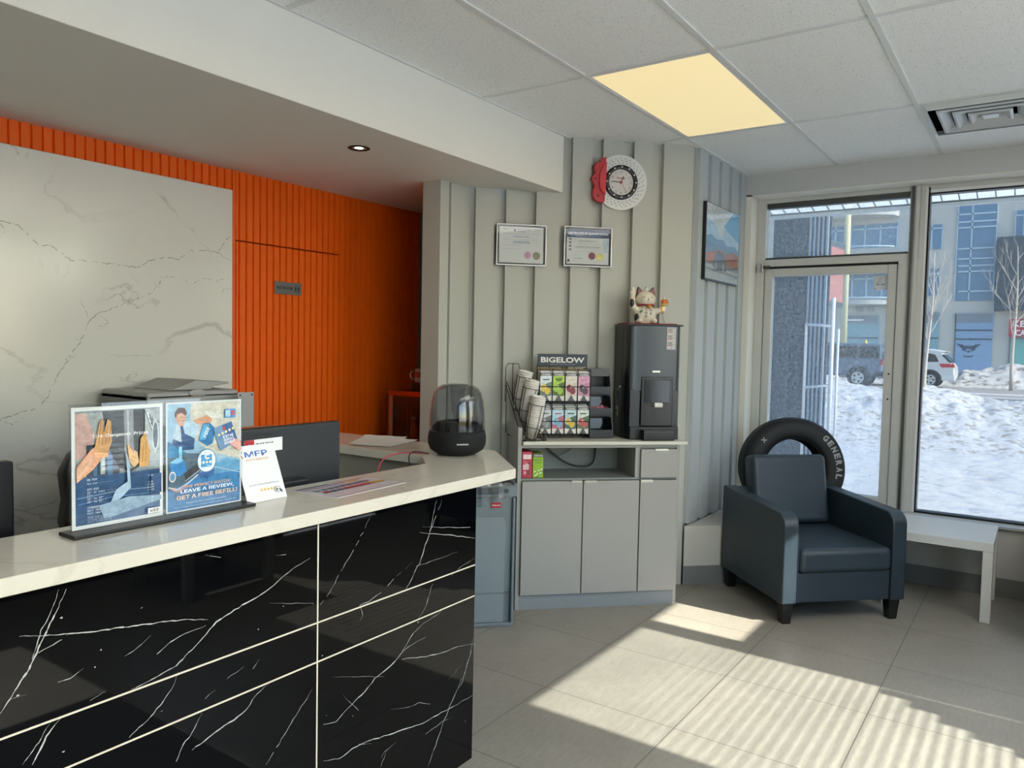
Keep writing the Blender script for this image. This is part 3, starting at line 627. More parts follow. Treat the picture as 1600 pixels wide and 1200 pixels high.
a.poly([(0, .56), (.10, .60), (.25, .53), (.40, .52), (.44, .44), (.42, .34), (.20, .24), (.05, .20), (0, .22)], '4d6677').poly([(0, .66), (.10, .60), (.24, .52), (.0, .50)], '2d84b4').poly([(.02, .44), (.14, .48), (.22, .46), (.24, .36), (.14, .32), (.04, .36)], '2f86c6').poly([(.02, .46), (.12, .50), (.20, .47), (.12, .44)], '7cc0e4').rect(.14, .47, .18, .60, '8ecbe8')
a.poly([(.20, .34), (.42, .44), (.44, .38), (.24, .26)], '2c3138').oval(.055, .325, .045, .05, 'e6d6cb').oval(.055, .325, .033, .038, '5c91b6').line([(.0, .23), (.12, .20), (.24, .24), (.44, .34)], .004, 'b7c2ca').line([(.02, .22), (.12, .18), (.24, .22)], .003, 'd99c84').line([(.22, .27), (.42, .36)], .0015, 'cfd8dd')
a.poly([(.38, .33), (.44, .27), (.47, .30), (.52, .26), (.56, .31), (.61, .28), (.62, .35)], '2b5a94').oval(.51, .44, .135, .115, '35648f').oval(.51, .44, .125, .107, 'dbe6ec').rect(.43, .38, .58, .50, '3e92c9').oval(.52, .48, .04, .03, 'dbe6ec').rect(.505, .47, .56, .49, '3e92c9')
for k in range(5): a.oval(.42+.045*k, .425, .016, .013, 'f3ecd2', 8)
a.poly([(.60, .74), (.86, .80), (.95, .62), (.70, .52)], '2b5a94').poly([(.60, .74), (.72, .77), (.86, .57), (.70, .52)], '6c8fb5').oval(.75, .735, .022, .022, 'a4363c', 10)
for k in range(5): a.oval(.68+.05*k, .675+.014*k, .017, .014, 'f4e2a8', 8)
a.text('5 STAR', .74, .635, .028, 'f2f4f6', .02, .15, font=SANS, ang=.2).text('GOOGLE', .75, .605, .024, 'f2f4f6', .02, .15, font=SANS, ang=.2).text('REVIEW', .76, .575, .024, 'f2f4f6', .02, .15, font=SANS, ang=.2)
a.poly([(1, .50), (.94, .52), (.84, .58), (.83, .61), (.90, .60), (.93, .57), (.88, .62), (.90, .63), (1, .60)], 'e0a9a0')
a.rect(.76, .84, .92, .925, '3f8fca').rect(.77, .85, .84, .915, 'a9d3ec').rect(.85, .86, .90, .91, 'c2575a')
a.line([(.5, .40), (1, .28)], .0010, 'eef6fa')
a.text('THE PERFECT MATCH:', .52, .205, .028, 'e9b98a', .008, .64, 'c', SANS).text('LEAVE A REVIEW,', .52, .155, .038, 'f5f8fa', .014, .74, 'c', SANS).text('GET A FREE REFILL!', .52, .102, .038, 'f0d2ae', .014, .84, 'c', SANS)
a.text('Choose Your Drive, Share Your Experience', .5, .055, .014, 'd7e6f1', 0, .55, 'c', SANS).text('Visit us Today For Your Complimentary Upgrade with a Review', .5, .025, .011, 'cadceb', 0, .86, 'c', SANS)
b.build('review_poster', t)

# ---- review card on its stand
t = thing('review_card', 'white slanted review card with a blue logo and five gold stars', 'card stand', (1.398, 1.835, 1.03), rad(3))
T0 = Matrix.Rotation(rad(-13), 4, 'X')
ox, oy = Vector((-.078, -.02, 0)), 0
b = MB()
sx = Vector((-.14, .10, .99)).normalized()
def cardp(u, v): return Vector((-.074+u*.142-.022*v*.9, -.018+v*.035, .001+v*.160))
b.face([cardp(0, 0), cardp(1, 0), cardp(.97, 1), cardp(0, 1)], M('dedede', .35, var=0)); b.face([cardp(0, 1)+Vector((0, .002, 0)), cardp(.97, 1)+Vector((0, .002, 0)), cardp(1, 0)+Vector((0, .002, 0)), cardp(0, 0)+Vector((0, .002, 0))], M('dedede', .35, var=0))
b.face([cardp(0, 0), cardp(0, 1), cardp(0, 1)+Vector((0, .002, 0)), cardp(0, 0)+Vector((0, .002, 0))], M('dedede', .35, var=0)); b.face([cardp(1, 0), cardp(1, 0)+Vector((0, .002, 0)), cardp(.97, 1)+Vector((0, .002, 0)), cardp(.97, 1)], M('dedede', .35, var=0))
b.box((-.07, .015, 0), (.06, .055, .003), M('dedede', .35, var=0))
cx = (cardp(1, 0)-cardp(0, 0)).normalized(); cy = (cardp(0, 1)-cardp(0, 0)).normalized()
a = Art(b, cardp(0, 0)+Vector((0, -.0004, 0)), cx, cy, .142, .165)
a.text('MFP', .20, .80, .095, '1f5fae', .012, .56, font=SANS).text('AUTO SERVICE', .20, .73, .034, 'dba046', .01, .56, font=SANS).line([(.15, .90), (.08, .85), (.15, .79)], .004, 'e09a3a')
a.text('Share Your Experience', .50, .285, .032, '70757a', 0, .74, 'c', SANS)
for k in range(5): a.oval(.40+.085*k, .20, .032, .027, 'e6bd5a', 5, .3, .3+2*pi)
a.oval(.80, .17, .085, .055, '4b4f54').oval(.80, .17, .075, .047, 'dedede').oval(.78, .165, .03, .03, '6d7277').poly([(.82, .19), (.90, .15), (.92, .10), (.86, .12)], '2d3136')
b.build('card', t)
# ticket strip held behind the card
t = thing('printed_ticket', 'white strip with a red block propped above the review card', 'ticket', (1.405, 1.868, 1.03), rad(3))
b = MB(); b.box((-.055, 0, .134), (.085, .0012, .173), M('e2e2e2', .4, var=0)); b.box((-.03, .0013, 0), (.03, .0025, .168), M('d4d4d4', .4)); b.box((-.035, 0, 0), (.035, .02, .002), M('d4d4d4', .4)); b.build('sheet', t)
b = MB(); a = Art(b, (-.055, -.0002, .134), X_, Z_, .14, .039)
a.rect(0, 0, .25, 1, 'b32a33').oval(.12, .55, .04, .12, 'f0d9da', 10)
for k, (u0, u1) in enumerate(((.31, .36), (.40, .43), (.46, .50), (.55, .60), (.64, .66), (.69, .74))): a.rect(u0, .62, u1, .72, '55585c'); a.rect(u0, .34, u1-.01, .40, '8a8d90')
b.build('printing', t)

# ---- coloured price sheet lying on the counter
t = thing('price_sheet', 'laminated coloured price sheet lying flat on the counter', 'leaflet', (0, 0, 1.03))
P = [Vector((1.545, 1.693, 0)), Vector((1.868, 1.716, 0)), Vector((1.850, 1.905, 0)), Vector((1.530, 1.882, 0))]
b = MB(); b.prism([(p.x, p.y) for p in P], 0, .001, M('d6d0d2', .2, var=.01)); b.build('sheet', t)
b = MB(); ax_ = (P[1]-P[0]); ay_ = (P[3]-P[0]); a = Art(b, P[0]+Vector((0, 0, .001)), ax_.normalized(), ay_.normalized(), ax_.length, ay_.length)
a.rect(.03, .90, .45, .96, '303640').rect(.5, .9, .95, .94, '9a4a5c').rect(.03, .80, .6, .85, '8b6480').rect(.62, .80, .85, .87, 'c4a23c')
for k in range(9):
    a.rect(.10+.085*k, .56, .15+.085*k, .66, ['4a5a78', '3c4a66', '5c4b58'][k % 3]); a.poly([(.09+.085*k, .66), (.16+.085*k, .66), (.125+.085*k, .74)], '8f8aa0')
for u0, u1, c in ((.10, .17, 'a3202c'), (.2, .25, '2a4080'), (.28, .34, '5a6072'), (.37, .42, 'a3202c'), (.44, .5, 'a3202c'), (.52, .74, 'b02a34'), (.76, .93, 'c99a2e')): a.rect(u0, .36, u1, .48, c)
a.line([(.03, .24), (.97, .24)], .001, '7a7080').line([(.03, .14), (.97, .14)], .001, '7a7080').line([(.0, .01), (1, .01)], .002, '3a3440').line([(.995, 0), (.995, 1)], .002, '3a3440')
b.build('printing', t)
# ---- loose papers on the return
for (x, y, rz, z, lab) in ((2.60, 2.56, .55, .0, 'white sheet of paper lowest in the small pile behind the speaker'), (2.55, 2.48, .28, .0015, 'slightly curled white sheet topmost in the small pile behind the speaker')):
    b = MB(); n = 10
    g = [[Vector(((i/n-.5)*.28, (j/n-.5)*.21, z+.0012+.006*max(0, (i/n-.75))**1*4*(j/n)+.0015*sin(i*1.1+j*.7)**2)) for j in range(n+1)] for i in range(n+1)]
    for i in range(n):
        for j in range(n): b.face([g[i][j], g[i+1][j], g[i+1][j+1], g[i][j+1]], M('d9d6cf', .6), True)
    bmesh.ops.remove_doubles(b.bm, verts=b.bm.verts, dist=1e-5)
    tag(b.build('paper_sheet'), lab, 'paper', 'loose papers on the counter', (x, y, 1.0305), rz)
# ---- glass dome speaker
t = thing('dome_speaker', 'black speaker with a smoked transparent dome on the counter corner', 'speaker', (2.502, 2.012, 1.03), rad(-40))
b = MB(); b.lathe([(0, .0), (.070, .0), (.082, .004), (.112, .022), (.1215, .045), (.1225, .075), (.120, .088), (.1185, .090), (.1175, .100), (.1165, .1005), (0, .1005)], M('040506', .8), 56); b.build('base', t)
b = MB(); b.lathe([(.1165, .100), (.1185, .103), (.1155, .17), (.109, .225), (.100, .258), (.086, .279), (.066, .291), (.048, .295), (.040, .293)], M_smoke, 56)
b.lathe([(.112, .103), (.110, .17), (.104, .222), (.094, .255), (.080, .273), (.062, .285), (.046, .289), (.040, .293)], M_smoke, 56); b.build('dome', t)
b = MB(); b.lathe([(.108, .1012), (.104, .118), (.088, .134), (.060, .142), (.045, .138), (.04, .12), (0, .118)], M('101217', .5), 40); b.build('inner_cone', t)
b = MB(); b.lathe([(.040, .293), (.034, .285), (.030, .26), (.026, .20), (.018, .16), (.012, .14)], M_smoke, 32); b.build('inner_funnel', t)
b = MB(); b.text('harman/kardon', (-.024, -.1226, .052), X_, Z_, .0075, M_wpl, .02, wd=.048, lift=.0004); b.build('logo', t)
# cables from the speaker
b = MB(); b.tube(smooth([(2.395, 2.075, 1.036), (2.33, 2.10, 1.048), (2.28, 2.08, 1.03), (2.262, 2.05, .98), (2.255, 2.02, .80), (2.25, 2.02, .75)]), .0028, M_blk)
tag(b.build('power_cable'), 'thin black cable curving off the counter beside the speaker', 'cable')
b = MB(); b.tube(smooth([(2.405, 2.10, 1.034), (2.33, 2.16, 1.038), (2.24, 2.18, 1.02), (2.17, 2.15, .96), (2.12, 2.10, .86), (2.09, 2.06, .775)]), .0026, M('c8465a', .5))
tag(b.build('audio_cable'), 'thin pink red cable running from the speaker down to the desk', 'cable')
t = thing('card_terminal', 'black rounded payment terminal peeking over the inner counter edge', 'card terminal', (1.99, 2.03, .735), .3)
b = MB(); b.box((-.05, -.08, 0), (.05, .08, .10), M_blk, .02, 3); b.build('body', t)
b = MB(); b.ball((0, 0, .225), (.062, .03, .018), M_blk); b.cyl((0, 0, .09), (0, 0, .22), .012, M_blk); b.build('top_rest', t)
# ---- fridge with glass door, box and mugs
t = thing('drinks_fridge', 'dark glass door drinks fridge with a steel edge in the far corner', 'fridge', (3.56, 3.13, 0))
st = brushed('9a8f84', .25)
b = MB(); b.box((0, -.28, 0), (.50, -.25, 1.19), st); b.box((0, .25, 0), (.50, .28, 1.19), st); b.box((0, -.25, 1.16), (.50, .25, 1.19), st); b.box((0, -.25, .0), (.50, .25, .12), st); b.box((.46, -.25, .12), (.5, .25, 1.16), M_dark); b.build('body', t)
d = MB(); d.box((-.018, -.28, .10), (-.004, -.245, 1.16), M('3a1c12', .3)); d.box((-.018, .245, .10), (-.004, .28, 1.16), M('a8a5a0', .25, .9)); d.box((-.018, -.245, 1.10), (-.004, .245, 1.16), M('3a1c12', .3)); d.box((-.018, -.245, .10), (-.004, .245, .14), M('3a1c12', .3))
dr = d.build('door', t); b = MB(); b.box((-.012, -.245, .14), (-.009, .245, 1.10), M_smoke); b.build('glass_pane', dr); b = MB(); b.box((-.022, -.283, 1.161), (0, .283, 1.189), M('b4501e', .2, .7)); b.build('orange_reflection', t)  # strip coloured orange for the slatted wall's reflection in the steel
b = MB(); b.box((.02, -.245, .80), (.45, .245, .806), M_alu); b.build('shelf', t)
cc = ['a04a20', '6a1a16', '7a6a2a', 'a03018']
bp = None
for k in range(4):
    y = .17-.11*k
    if bp is None:
        b = MB(); b.lathe([(0, 0), (.032, 0), (.033, .10), (.030, .14), (.014, .18), (.013, .20)], M('6a2414', .15), 20); bp = b.build('drink_bottle'); bp.location = (3.66, 3.13+y, .807)
        c = MB(); c.lathe([(.0145, .198), (.0145, .215), (0, .215)], M('b8b0a8', .4), 16); cp = c.build('cap', bp); q = bp
    else:
        q = bp.copy(); COL.objects.link(q); q.location = (3.66, 3.13+y, .807); c2 = cp.copy(); COL.objects.link(c2); c2.parent = q
    tag(q, 'drink bottle in the row behind the fridge glass', 'bottle', 'bottles inside the fridge')
t = thing('brown_box', 'dark brown tray under the mugs on top of the fridge', 'tray', (3.66, 3.10, 1.19))
b = MB(); b.box((-.09, -.17, .0), (.12, .14, .022), M_blk); b.box((-.09, -.17, .022), (.12, .14, .056), M('3a221a', .6), .004); b.build('body', t)
def mug(x, y, z, lab, m):
    t = thing('coffee_mug', lab, 'mug', (x, y, z), 2.4, 'mugs on the fridge')
    b = MB(); b.lathe([(0, 0), (.036, 0), (.040, .01), (.040, .085), (.037, .085), (.036, .01), (0, .008)], m, 28); b.build('body', t)
    b = MB(); b.tube([(.038, 0, .07), (.06, 0, .07), (.068, 0, .045), (.058, 0, .02), (.038, 0, .02)], .005, m); b.build('handle', t); return t
mg = mug(3.61, 3.20, 1.247, 'white mug with a red pattern on the brown tray', M('b8a49c', .3))
b = MB(); b.lathe([(.0405, .03), (.0405, .065)], M('a04038', .4), 28); b.build('red_band', mg)
mug(3.61, 3.10, 1.247, 'plain pale mug beside the red patterned mug', M('a8a29c', .3))
# ================================================================== COFFEE CABINET
UC = 1.2675
t = thing('cabinet', 'grey cabinet with three doors, an open niche and a small drawer', 'cabinet', W(UC, 5.875, 0), D45)
DP = .338
b = MB(); b.box((-.475, .0, 0), (-.452, DP, 1.035), M_cab, .001, 1); b.build('side_panel', t)
b = MB(); b.box((.462, .0, .0), (.482, DP, .938), M_cab, .001, 1); b.build('side_panel', t)
b = MB(); b.box((-.452, .002, .0), (.470, .02, .087), M('858b8e', .45)); b.build('toe_kick', t)
b = MB(); b.box((-.452, .018, .085), (.462, DP, .10), M_cabin); b.box((-.452, .0, .738), (.462, DP, .748), M_cabin); b.box((-.452, .004, .920), (.462, DP, .938), M_cab); b.box((-.452, DP-.012, .10), (.462, DP, .92), M_cabin); b.box((.212, .0, .748), (.240, DP-.012, .920), M_cab); b.box((-.452, .02, .10), (.462, .03, .735), M_cabin); b.box((.24, .02, .748), (.462, .03, .92), M_cabin); b.build('carcass', t)
def hnd(d, x0, x1, z, m):
    b = MB(); b.box((x0, -.021, z-.001), (x1, .0, z+.002), m); b.box((x0, -.0235, z-.013), (x1, -.0205, z+.002), m, .0008, 1); b.build('handle', d)
for x0, x1, h0, h1 in ((-.449, -.101, -.166, -.107), (-.095, .235, -.088, -.020), (.2415, .461, .236+.006, .314)):
    b = MB(); b.box((x0, -.018, .089), (x1, .0, .734), M_cab, .0012, 1); d = b.build('door', t); hnd(d, h0, h1, .735, M('b9b7b0', .3, .7) if h0 < .2 else M('dcdad2', .3, .6))
b = MB(); b.box((.2415, -.018, .749), (.461, .0, .912), M_cab, .0012, 1); d = b.build('drawer', t); hnd(d, .324, .402, .913, M('d0cec6', .3, .7))
b = MB(); b.box((-.450, -.022, .9385), (.520, DP+.003, .9585), M('cfcdbf', .3), .002, 1)
tag(b.build('worktop'), 'thin pale worktop lying on the grey cabinet', 'worktop', None, W(UC, 5.875, 0), D45)
ZT = .959
# tea boxes in the niche
for (u, s, w_, h_, c1, c2, lab) in ((.851, 5.93, .058, .148, 'b8304a', 'e6c8cc', 'red tea box standing at the left end of the open niche'), (.914, 5.93, .060, .137, '8db526', 'e9efd8', 'green tea box with white flowers beside the red box in the niche')):
    t = thing('tea_box', lab, 'tea box', W(u, s, .7485), D45)
    b = MB(); b.box((-w_/2, -.02, 0), (w_/2, .10, h_), M(c1, .45), .0015, 1); a = Art(b, (-w_/2, -.0202, 0), X_, Z_, w_, h_)
    if c1[0] == 'b':
        a.rect(.1, .72, .9, .9, 'ecd9da').rect(.45, .1, .8, .34, '8d2038').oval(.3, .2, .12, .07, 'e7a0ae', 10).oval(.72, .55, .12, .08, '7c1c30', 10).oval(.30, .55, .2, .12, 'd05468', 10)
        a.text('RED', .42, .32, .13, 'f2e6e6', .03, .5, ang=pi/2).text('RASP', .68, .32, .11, 'f2e6e6', .03, .6, ang=pi/2)
    else:
        a.rect(0, .86, 1, 1, '56565a').rect(.08, .89, .92, .95, 'a9a9a4')
        for (x, y) in ((.2, .25), (.45, .16), (.75, .2), (.3, .1), (.85, .34), (.6, .3)): a.oval(x, y, .09, .045, 'eef0e4', 9).oval(x+.05, y-.05, .07, .03, '4f7a20', 8)
        a.text('GREEN TEA', .5, .70, .05, '4a5a20', .01, .75, 'c').text('JASMINE', .5, .60, .05, '4a5a20', .01, .55, 'c')
    b.build('carton', t)
b = MB(); p0 = W(1.02, 6.28, .90); pts = [W(.985, 6.30, .918), W(1.06, 6.28, .85), W(1.13, 6.26, .80), W(1.20, 6.24, .775), W(1.27, 6.24, .775), W(1.31, 6.26, .80), W(1.325, 6.28, .86), W(1.325, 6.30, .918)]
pts2 = []
for i in range(len(pts)-1):
    for k in range(4):
        a_, b_, c_, d_ = pts[max(i-1, 0)], pts[i], pts[i+1], pts[min(i+2, len(pts)-1)]; q = k/4
        pts2.append(.5*((2*b_)+(c_-a_)*q+(2*a_-5*b_+4*c_-d_)*q*q+(3*b_-a_-3*c_+d_)*q**3))
pts2.append(pts[-1]); b.tube(pts2, .0055, M_blk)
tag(b.build('power_cable'), 'thick black cable hanging in a loop inside the open niche', 'cable')
b = MB(); b.tube([W(.99, 6.31, .918), W(1.03, 6.30, .87), W(1.10, 6.29, .83), W(1.17, 6.29, .87), W(1.20, 6.30, .918)], .003, M('5a5f62', .4))
tag(b.build('power_cable'), 'thin grey cable hanging behind the thick one inside the niche', 'cable')

# ---- slim grey bin
t = thing('slim_bin', 'tall slim grey plastic waste bin between desk and cabinet', 'waste bin', W(.604, 5.945, 0), D45)
def taper(b, hx0, hy0, z0, hx1, hy1, z1, m, bev=.015):
    tb = bmesh.new(); bmesh.ops.create_cube(tb, size=1)
    for v in tb.verts:
        k = v.co.z+.5; v.co = Vector((v.co.x*2*(hx0+(hx1-hx0)*k), v.co.y*2*(hy0+(hy1-hy0)*k), z0+(z1-z0)*k))
    bmesh.ops.bevel(tb, geom=[e for e in tb.edges if abs((e.verts[0].co-e.verts[1].co).z) > .1], offset=bev, segments=3, profile=.5, affect='EDGES'); b.merge(tb, m, None, False)
b = MB(); taper(b, .130, .255, .0, .136, .268, .70, M_gpl); b.build('body', t)
b = MB()
for sx in (-1, 1): b.box((sx*.128-.006, -.284, .0), (sx*.128+.010*sx, -.25, .69), M_gpl, .006)
b.box((-.132, -.285, .0), (.132, -.25, .02), M_gpl, .004); b.build('corner_rib', t)
b = MB(); b.prism([(-.085, .02), (.085, .02), (.09, .55), (.075, .585), (-.075, .585), (-.09, .55)], -.272, -.262, M('7b868c', .45), 'y', .003, 1)
b.box((-.118, -.274, .175), (.118, -.262, .180), M('5d676d', .45)); b.build('front_recess', t)
b = MB(); b.box((-.145, -.292, .695), (.145, -.262, .755), M_gpl, .006); b.box((-.145, .262, .695), (.145, .285, .755), M_gpl, .006); b.box((-.147, -.285, .695), (-.125, .285, .765), M_gpl, .006); b.box((.125, -.285, .695), (.147, .285, .765), M_gpl, .006); b.build('rim', t)
b = MB(); b.box((-.070, -.2945, .71), (.045, -.291, .745), M('3a4246', .6)); b.cyl((.085, -.2945, .728), (.085, -.291, .728), .013, M('3a4246', .6)); b.build('handle_slot', t)
b = MB(); n = 44
for k in range(n):
    a0, a1 = 2*pi*k/n, 2*pi*(k+1)/n
    def lp(a, z, g):
        c, s_ = cos(a), sin(a); q = (abs(c)**8+abs(s_)**8)**(-1/8); wv = 1+.02*sin(a*9)+.015*sin(a*23); return Vector((c*q*.15*g*wv, s_*q*.292*g*(1+.01*sin(a*13)), z+.004*sin(a*17)))
    L = [(.64, .92), (.758, .95), (.770, .99), (.755, 1.015), (.715, 1.01), (.69, 1.0)]
    for (z0, g0), (z1, g1) in zip(L, L[1:]): b.face([lp(a0, z0, g0), lp(a1, z0, g0), lp(a1, z1, g1), lp(a0, z1, g1)], glassy('liner_film', (.9, .92, .93, 1), .5, .12, .35, 'a9b2b8') if k == 0 and z0 == .64 else bpy.data.materials['liner_film'], True)
b.build('bin_liner', t)
b = MB(); b.box((.01, -.2745, .635), (.062, -.272, .663), M('a01c2c', .35), .0008, 1); b.text('Rubbermaid', (.014, -.2745, .645), X_, Z_, .008, M('e6d8da', .5), .02, wd=.044); b.build('brand_label', t)

# ---- wire rack with three leaning stacks of paper cups
t = thing('cup_rack', 'black wire rack holding three leaning stacks of paper cups', 'rack', W(.878, 5.93, ZT), D45)
wr = .0022; M_wire = M('14161a', .35, .5)
b = MB(); b.tube([(-.062, -.04, .004), (.075, -.04, .004), (.045, .24, .004), (-.10, .24, .004)], wr, M_wire, closed=True)
b.tube([(.075, -.04, .004), (.045, -.01, .06)], wr, M_wire); b.tube([(-.03, .0, .03), (-.115, .20, .32), (-.115, .20, .02)], wr, M_wire); b.tube([(-.062, -.04, .004), (-.12, .20, .30)], wr, M_wire); b.tube([(.05, -.035, .005), (.04, .24, .24)], wr, M_wire)
for x in (-.048, .060): b.cyl((x, -.04, -.0), (x, -.04, .012), .004, M_blk, n=10)
b.build('base_frame', t)
LEAN = Vector((.16, -.10, 1)).normalized(); stacks = [(Vector((-.006, -.005, .018)), 12), (Vector((-.026, .075, .105)), 12), (Vector((-.048, .15, .165)), 11)]
side = LEAN.cross(Vector((0, 1, 0))).normalized()
TL = LEAN.to_track_quat('Z', 'Y').to_matrix().to_4x4()
for o, n_ in stacks:
    b = MB(); T = Matrix.Translation(o) @ TL
    for zz, r in ((-.008, .030), (.06, .047), (.19, .050)):
        b.tube([T @ Vector((r*cos(k*pi/10), r*sin(k*pi/10), zz)) for k in range(20)], wr*.8, M_wire, closed=True, n=6)
    for k in range(5):
        an = .3+k*2*pi/5; b.tube([T @ Vector((.030*cos(an), .030*sin(an), -.008)), T @ Vector((.047*cos(an), .047*sin(an), .06)), T @ Vector((.050*cos(an), .050*sin(an), .19))], wr*.8, M_wire, n=6)
    b.build('cup_holder', t)
b = MB(); b.tube([(-.115, .24, .20), (-.115, .24, .40), (-.10, .24, .425), (-.04, .24, .425), (-.03, .24, .40), (-.03, .24, .20)], wr, M_wire); b.tube([(-.072, .24, .425), (-.072, .24, .2)], wr, M_wire); b.build('back_hoop', t)
M_cup = M('eeeae2', .6)
b = MB(); b.lathe([(0, .002), (.030, .002), (.031, .0), (.0395, .083), (.0420, .085), (.0425, .088), (.0405, .0885), (.0385, .084), (.029, .005), (0, .005)], M_cup, 26); cup0 = b.build('paper_cup')
FR = Matrix.Translation(W(.878, 5.93, ZT)) @ Matrix.Rotation(D45, 4, 'Z')
first = True
wh = ('front', 'middle', 'rear')
for si, (o, n_) in enumerate(stacks):
    for k in range(n_):
        c = cup0 if first else cup0.copy()
        if not first: COL.objects.link(c)
        first = False
        c.matrix_world = FR @ Matrix.Translation(o+LEAN*(.0135*k)) @ TL
        top_ = k == n_-1
        tag(c, 'white paper cup topmost of the %s stack in the wire rack' % wh[si] if top_ else 'white paper cup nested inside the %s leaning stack' % wh[si], 'paper cup', 'nested paper cups, %s stack' % wh[si] if not top_ else 'open top cups of the three stacks')

# ---- tea rack
t = thing('tea_rack', 'black wire tea rack with a navy lettered header board', 'rack', W(1.085, 6.10, ZT), D45)
b = MB(); b.box((-.150, .03, .415), (.150, .037, .487), M('2b3440', .5), .004); b.build('header_board', t)
b = MB(); b.text('BIGELOW', (0, .0295, .437), X_, Z_, .032, M('e8e6de', .5), .03, wd=.262, align='c'); b.text('BIGELOW', (0, .0294, .437), X_, Z_, .032, M('e8e6de', .5), .012, wd=.258, align='c', lift=.0012)
b.text('HERITAGE COLLECTION OF TEAS', (0, .0295, .424), X_, Z_, .0055, M('a8aab0', .5), .0, wd=.15, align='c'); b.build('header_lettering', t)
b = MB()
for z in (.025, .10, .205, .215, .30, .395):
    b.tube([(-.150, -.045, z), (.150, -.045, z), (.150, .045, z), (-.150, .045, z)], wr, M_wire, closed=True, n=6)
for x in (-.150, -.075, 0, .075, .150):
    b.tube([(x, -.045, .025), (x, -.045, .405)], wr, M_wire, n=6)
    b.tube([(x, .045, .0), (x, .045, .42)], wr, M_wire, n=6)
for x in (-.12, .12): b.tube([(x, -.04, .0), (x, -.04, .025), (x, .04, .025), (x, .04, .0)], wr, M_wire, n=6)
b.box((-.150, .0, .022), (.150, .044, .026), M_wire); b.box((-.150, -.043, .205), (.150, .044, .213), M_wire); b.box((-.150, .040, .22), (.150, .044, .40), M('8a6a20', .5)); b.build('wire_frame', t)
teas = [('e6c63c', '5f7a6a', 'dfe6ea', 'yellow lemon tea packets in the upper row of the tea rack, end nearest the cups'), ('a2c83a', '4c6a1c', 'b6dc4a', 'lime green tea packets in the upper row of the tea rack'),
        ('8c1f38', 'd8c9b8', 'e6dccf', 'dark red berry tea packets in the upper row of the tea rack'), ('4a3a44', 'c88aa4', 'dba3bd', 'pink and black tea packets in the upper row of the tea rack'),
        ('9a9ea0', '6c7274', 'ced1d2', 'plain grey white tea packets in the lower row of the tea rack'), ('7fb6cf', 'c06a86', 'b6dbe8', 'pale blue tea packets in the lower row of the tea rack'),
        ('e0bc4a', '3f6a5c', 'bcd6dc', 'yellow and green tea packets in the lower row of the tea rack'), ('c85a5e', '5f7050', 'd9e0dc', 'white tea packets with red fruit in the lower row')]
for k, (c1, c2, c3, lab) in enumerate(teas):
    i, r = k % 4, k//4; x = -.1125+.075*i; z = .218 if r == 0 else .028
    q = thing('tea_packets', lab, 'tea packets', FR @ Vector((0, 0, 0)), D45, 'tea packets in the wire rack'); q.location = W(1.085, 6.10, ZT+z)+Matrix.Rotation(D45, 3, 'Z') @ Vector((x, 0, 0))
    b = MB(); hgt = .165 if r else .172
    for j in range(4): b.box((-.034, -.040+j*.018, 0), (.034, -.026+j*.018, hgt-.006*(3-j)+.004), M('d3d3ce', .5, var=0))
    b.build('packet_stack', q)
    b = MB(); a = Art(b, (-.034, -.0403, 0), X_, Z_, .068, hgt-.012)
    a.rect(0, 0, 1, 1, c3).rect(0, .90, 1, 1, '4a4a4c').rect(.12, .92, .88, .97, 'b9b9b4').poly([(0, .35), (.4, .6), (1, .7), (1, .2), (0, .1)], c2).oval(.32, .46, .26, .14, c1, 12).oval(.62, .36, .26, .13, c1, 12).poly([(.0, .0), (1, .0), (1, .16), (.0, .2)], 'd9d6cc').poly([(.2, .0), (.8, .0), (.5, .24)], '4c4c50').oval(.45, .5, .08, .04, 'e9dccb', 8).rect(.2, .74, .8, .79, c2)
    if i == 1 and r == 0: a.text('GREEN', .5, .78, .07, '3c5a18', .02, .6, 'c').text('TEA', .5, .68, .07, '3c5a18', .02, .35, 'c')
    b.build('printed_front', q)

# ---- condiment organiser
t = thing('condiment_organizer', 'black three tier plastic organizer with pink sweetener packets', 'organizer', W(1.310, 6.12, ZT), D45)
mo = M('20262c', .3)
b = MB(); 
for k in range(3):
    z = .0+.125*k; y0 = -.055+.03*k
    b.box((-.068, y0, z), (.068, .13, z+.006), mo); b.box((-.068, y0, z), (.068, y0+.004, z+.05), mo, .001, 1)
    for sx in (-1, 1): b.prism([(y0, z), (.13, z), (.13, z+.12), (y0+.03, z+.12), (y0, z+.05)], sx*.068-.002, sx*.068+.002, mo, 'x')
b.box((-.068, .126, 0), (.068, .13, .40), mo); b.prism([(.035, .36), (.13, .36), (.13, .405), (.045, .405)], -.068, .068, mo, 'x'); b.build('body', t)
for k in range(2): b = MB(); b.prism([(-.06, .055+.125*k), (.0, .055+.125*k), (.015, .085+.125*k), (.01, .115+.125*k), (-.06, .115+.125*k)], -.02+.03*k, -.018+.03*k, M('68737e', .2), 'y'); b.build('divider', t)
b = MB()
for k in range(26):
    T = Matrix.Translation((random.uniform(-.05, .05), random.uniform(-.015, .06), .150+random.uniform(0, .022))) @ Matrix.Rotation(random.uniform(-.7, .7), 4, 'Y') @ Matrix.Rotation(random.uniform(-.5, .5), 4, 'X'); b.box((-.022, -.003, -.012), (.022, .0, .012), M(random.choice(['a44a5e', '8c3a4c', 'b8707e', '7c2a3a']), .6, var=0), T=T)
o = b.build('sweetener_packets'); o['kind'] = 'stuff'; tag(o, 'heap of pink sweetener packets in the middle tier of the organizer', 'sweetener packets', None, W(1.310, 6.12, ZT), D45)
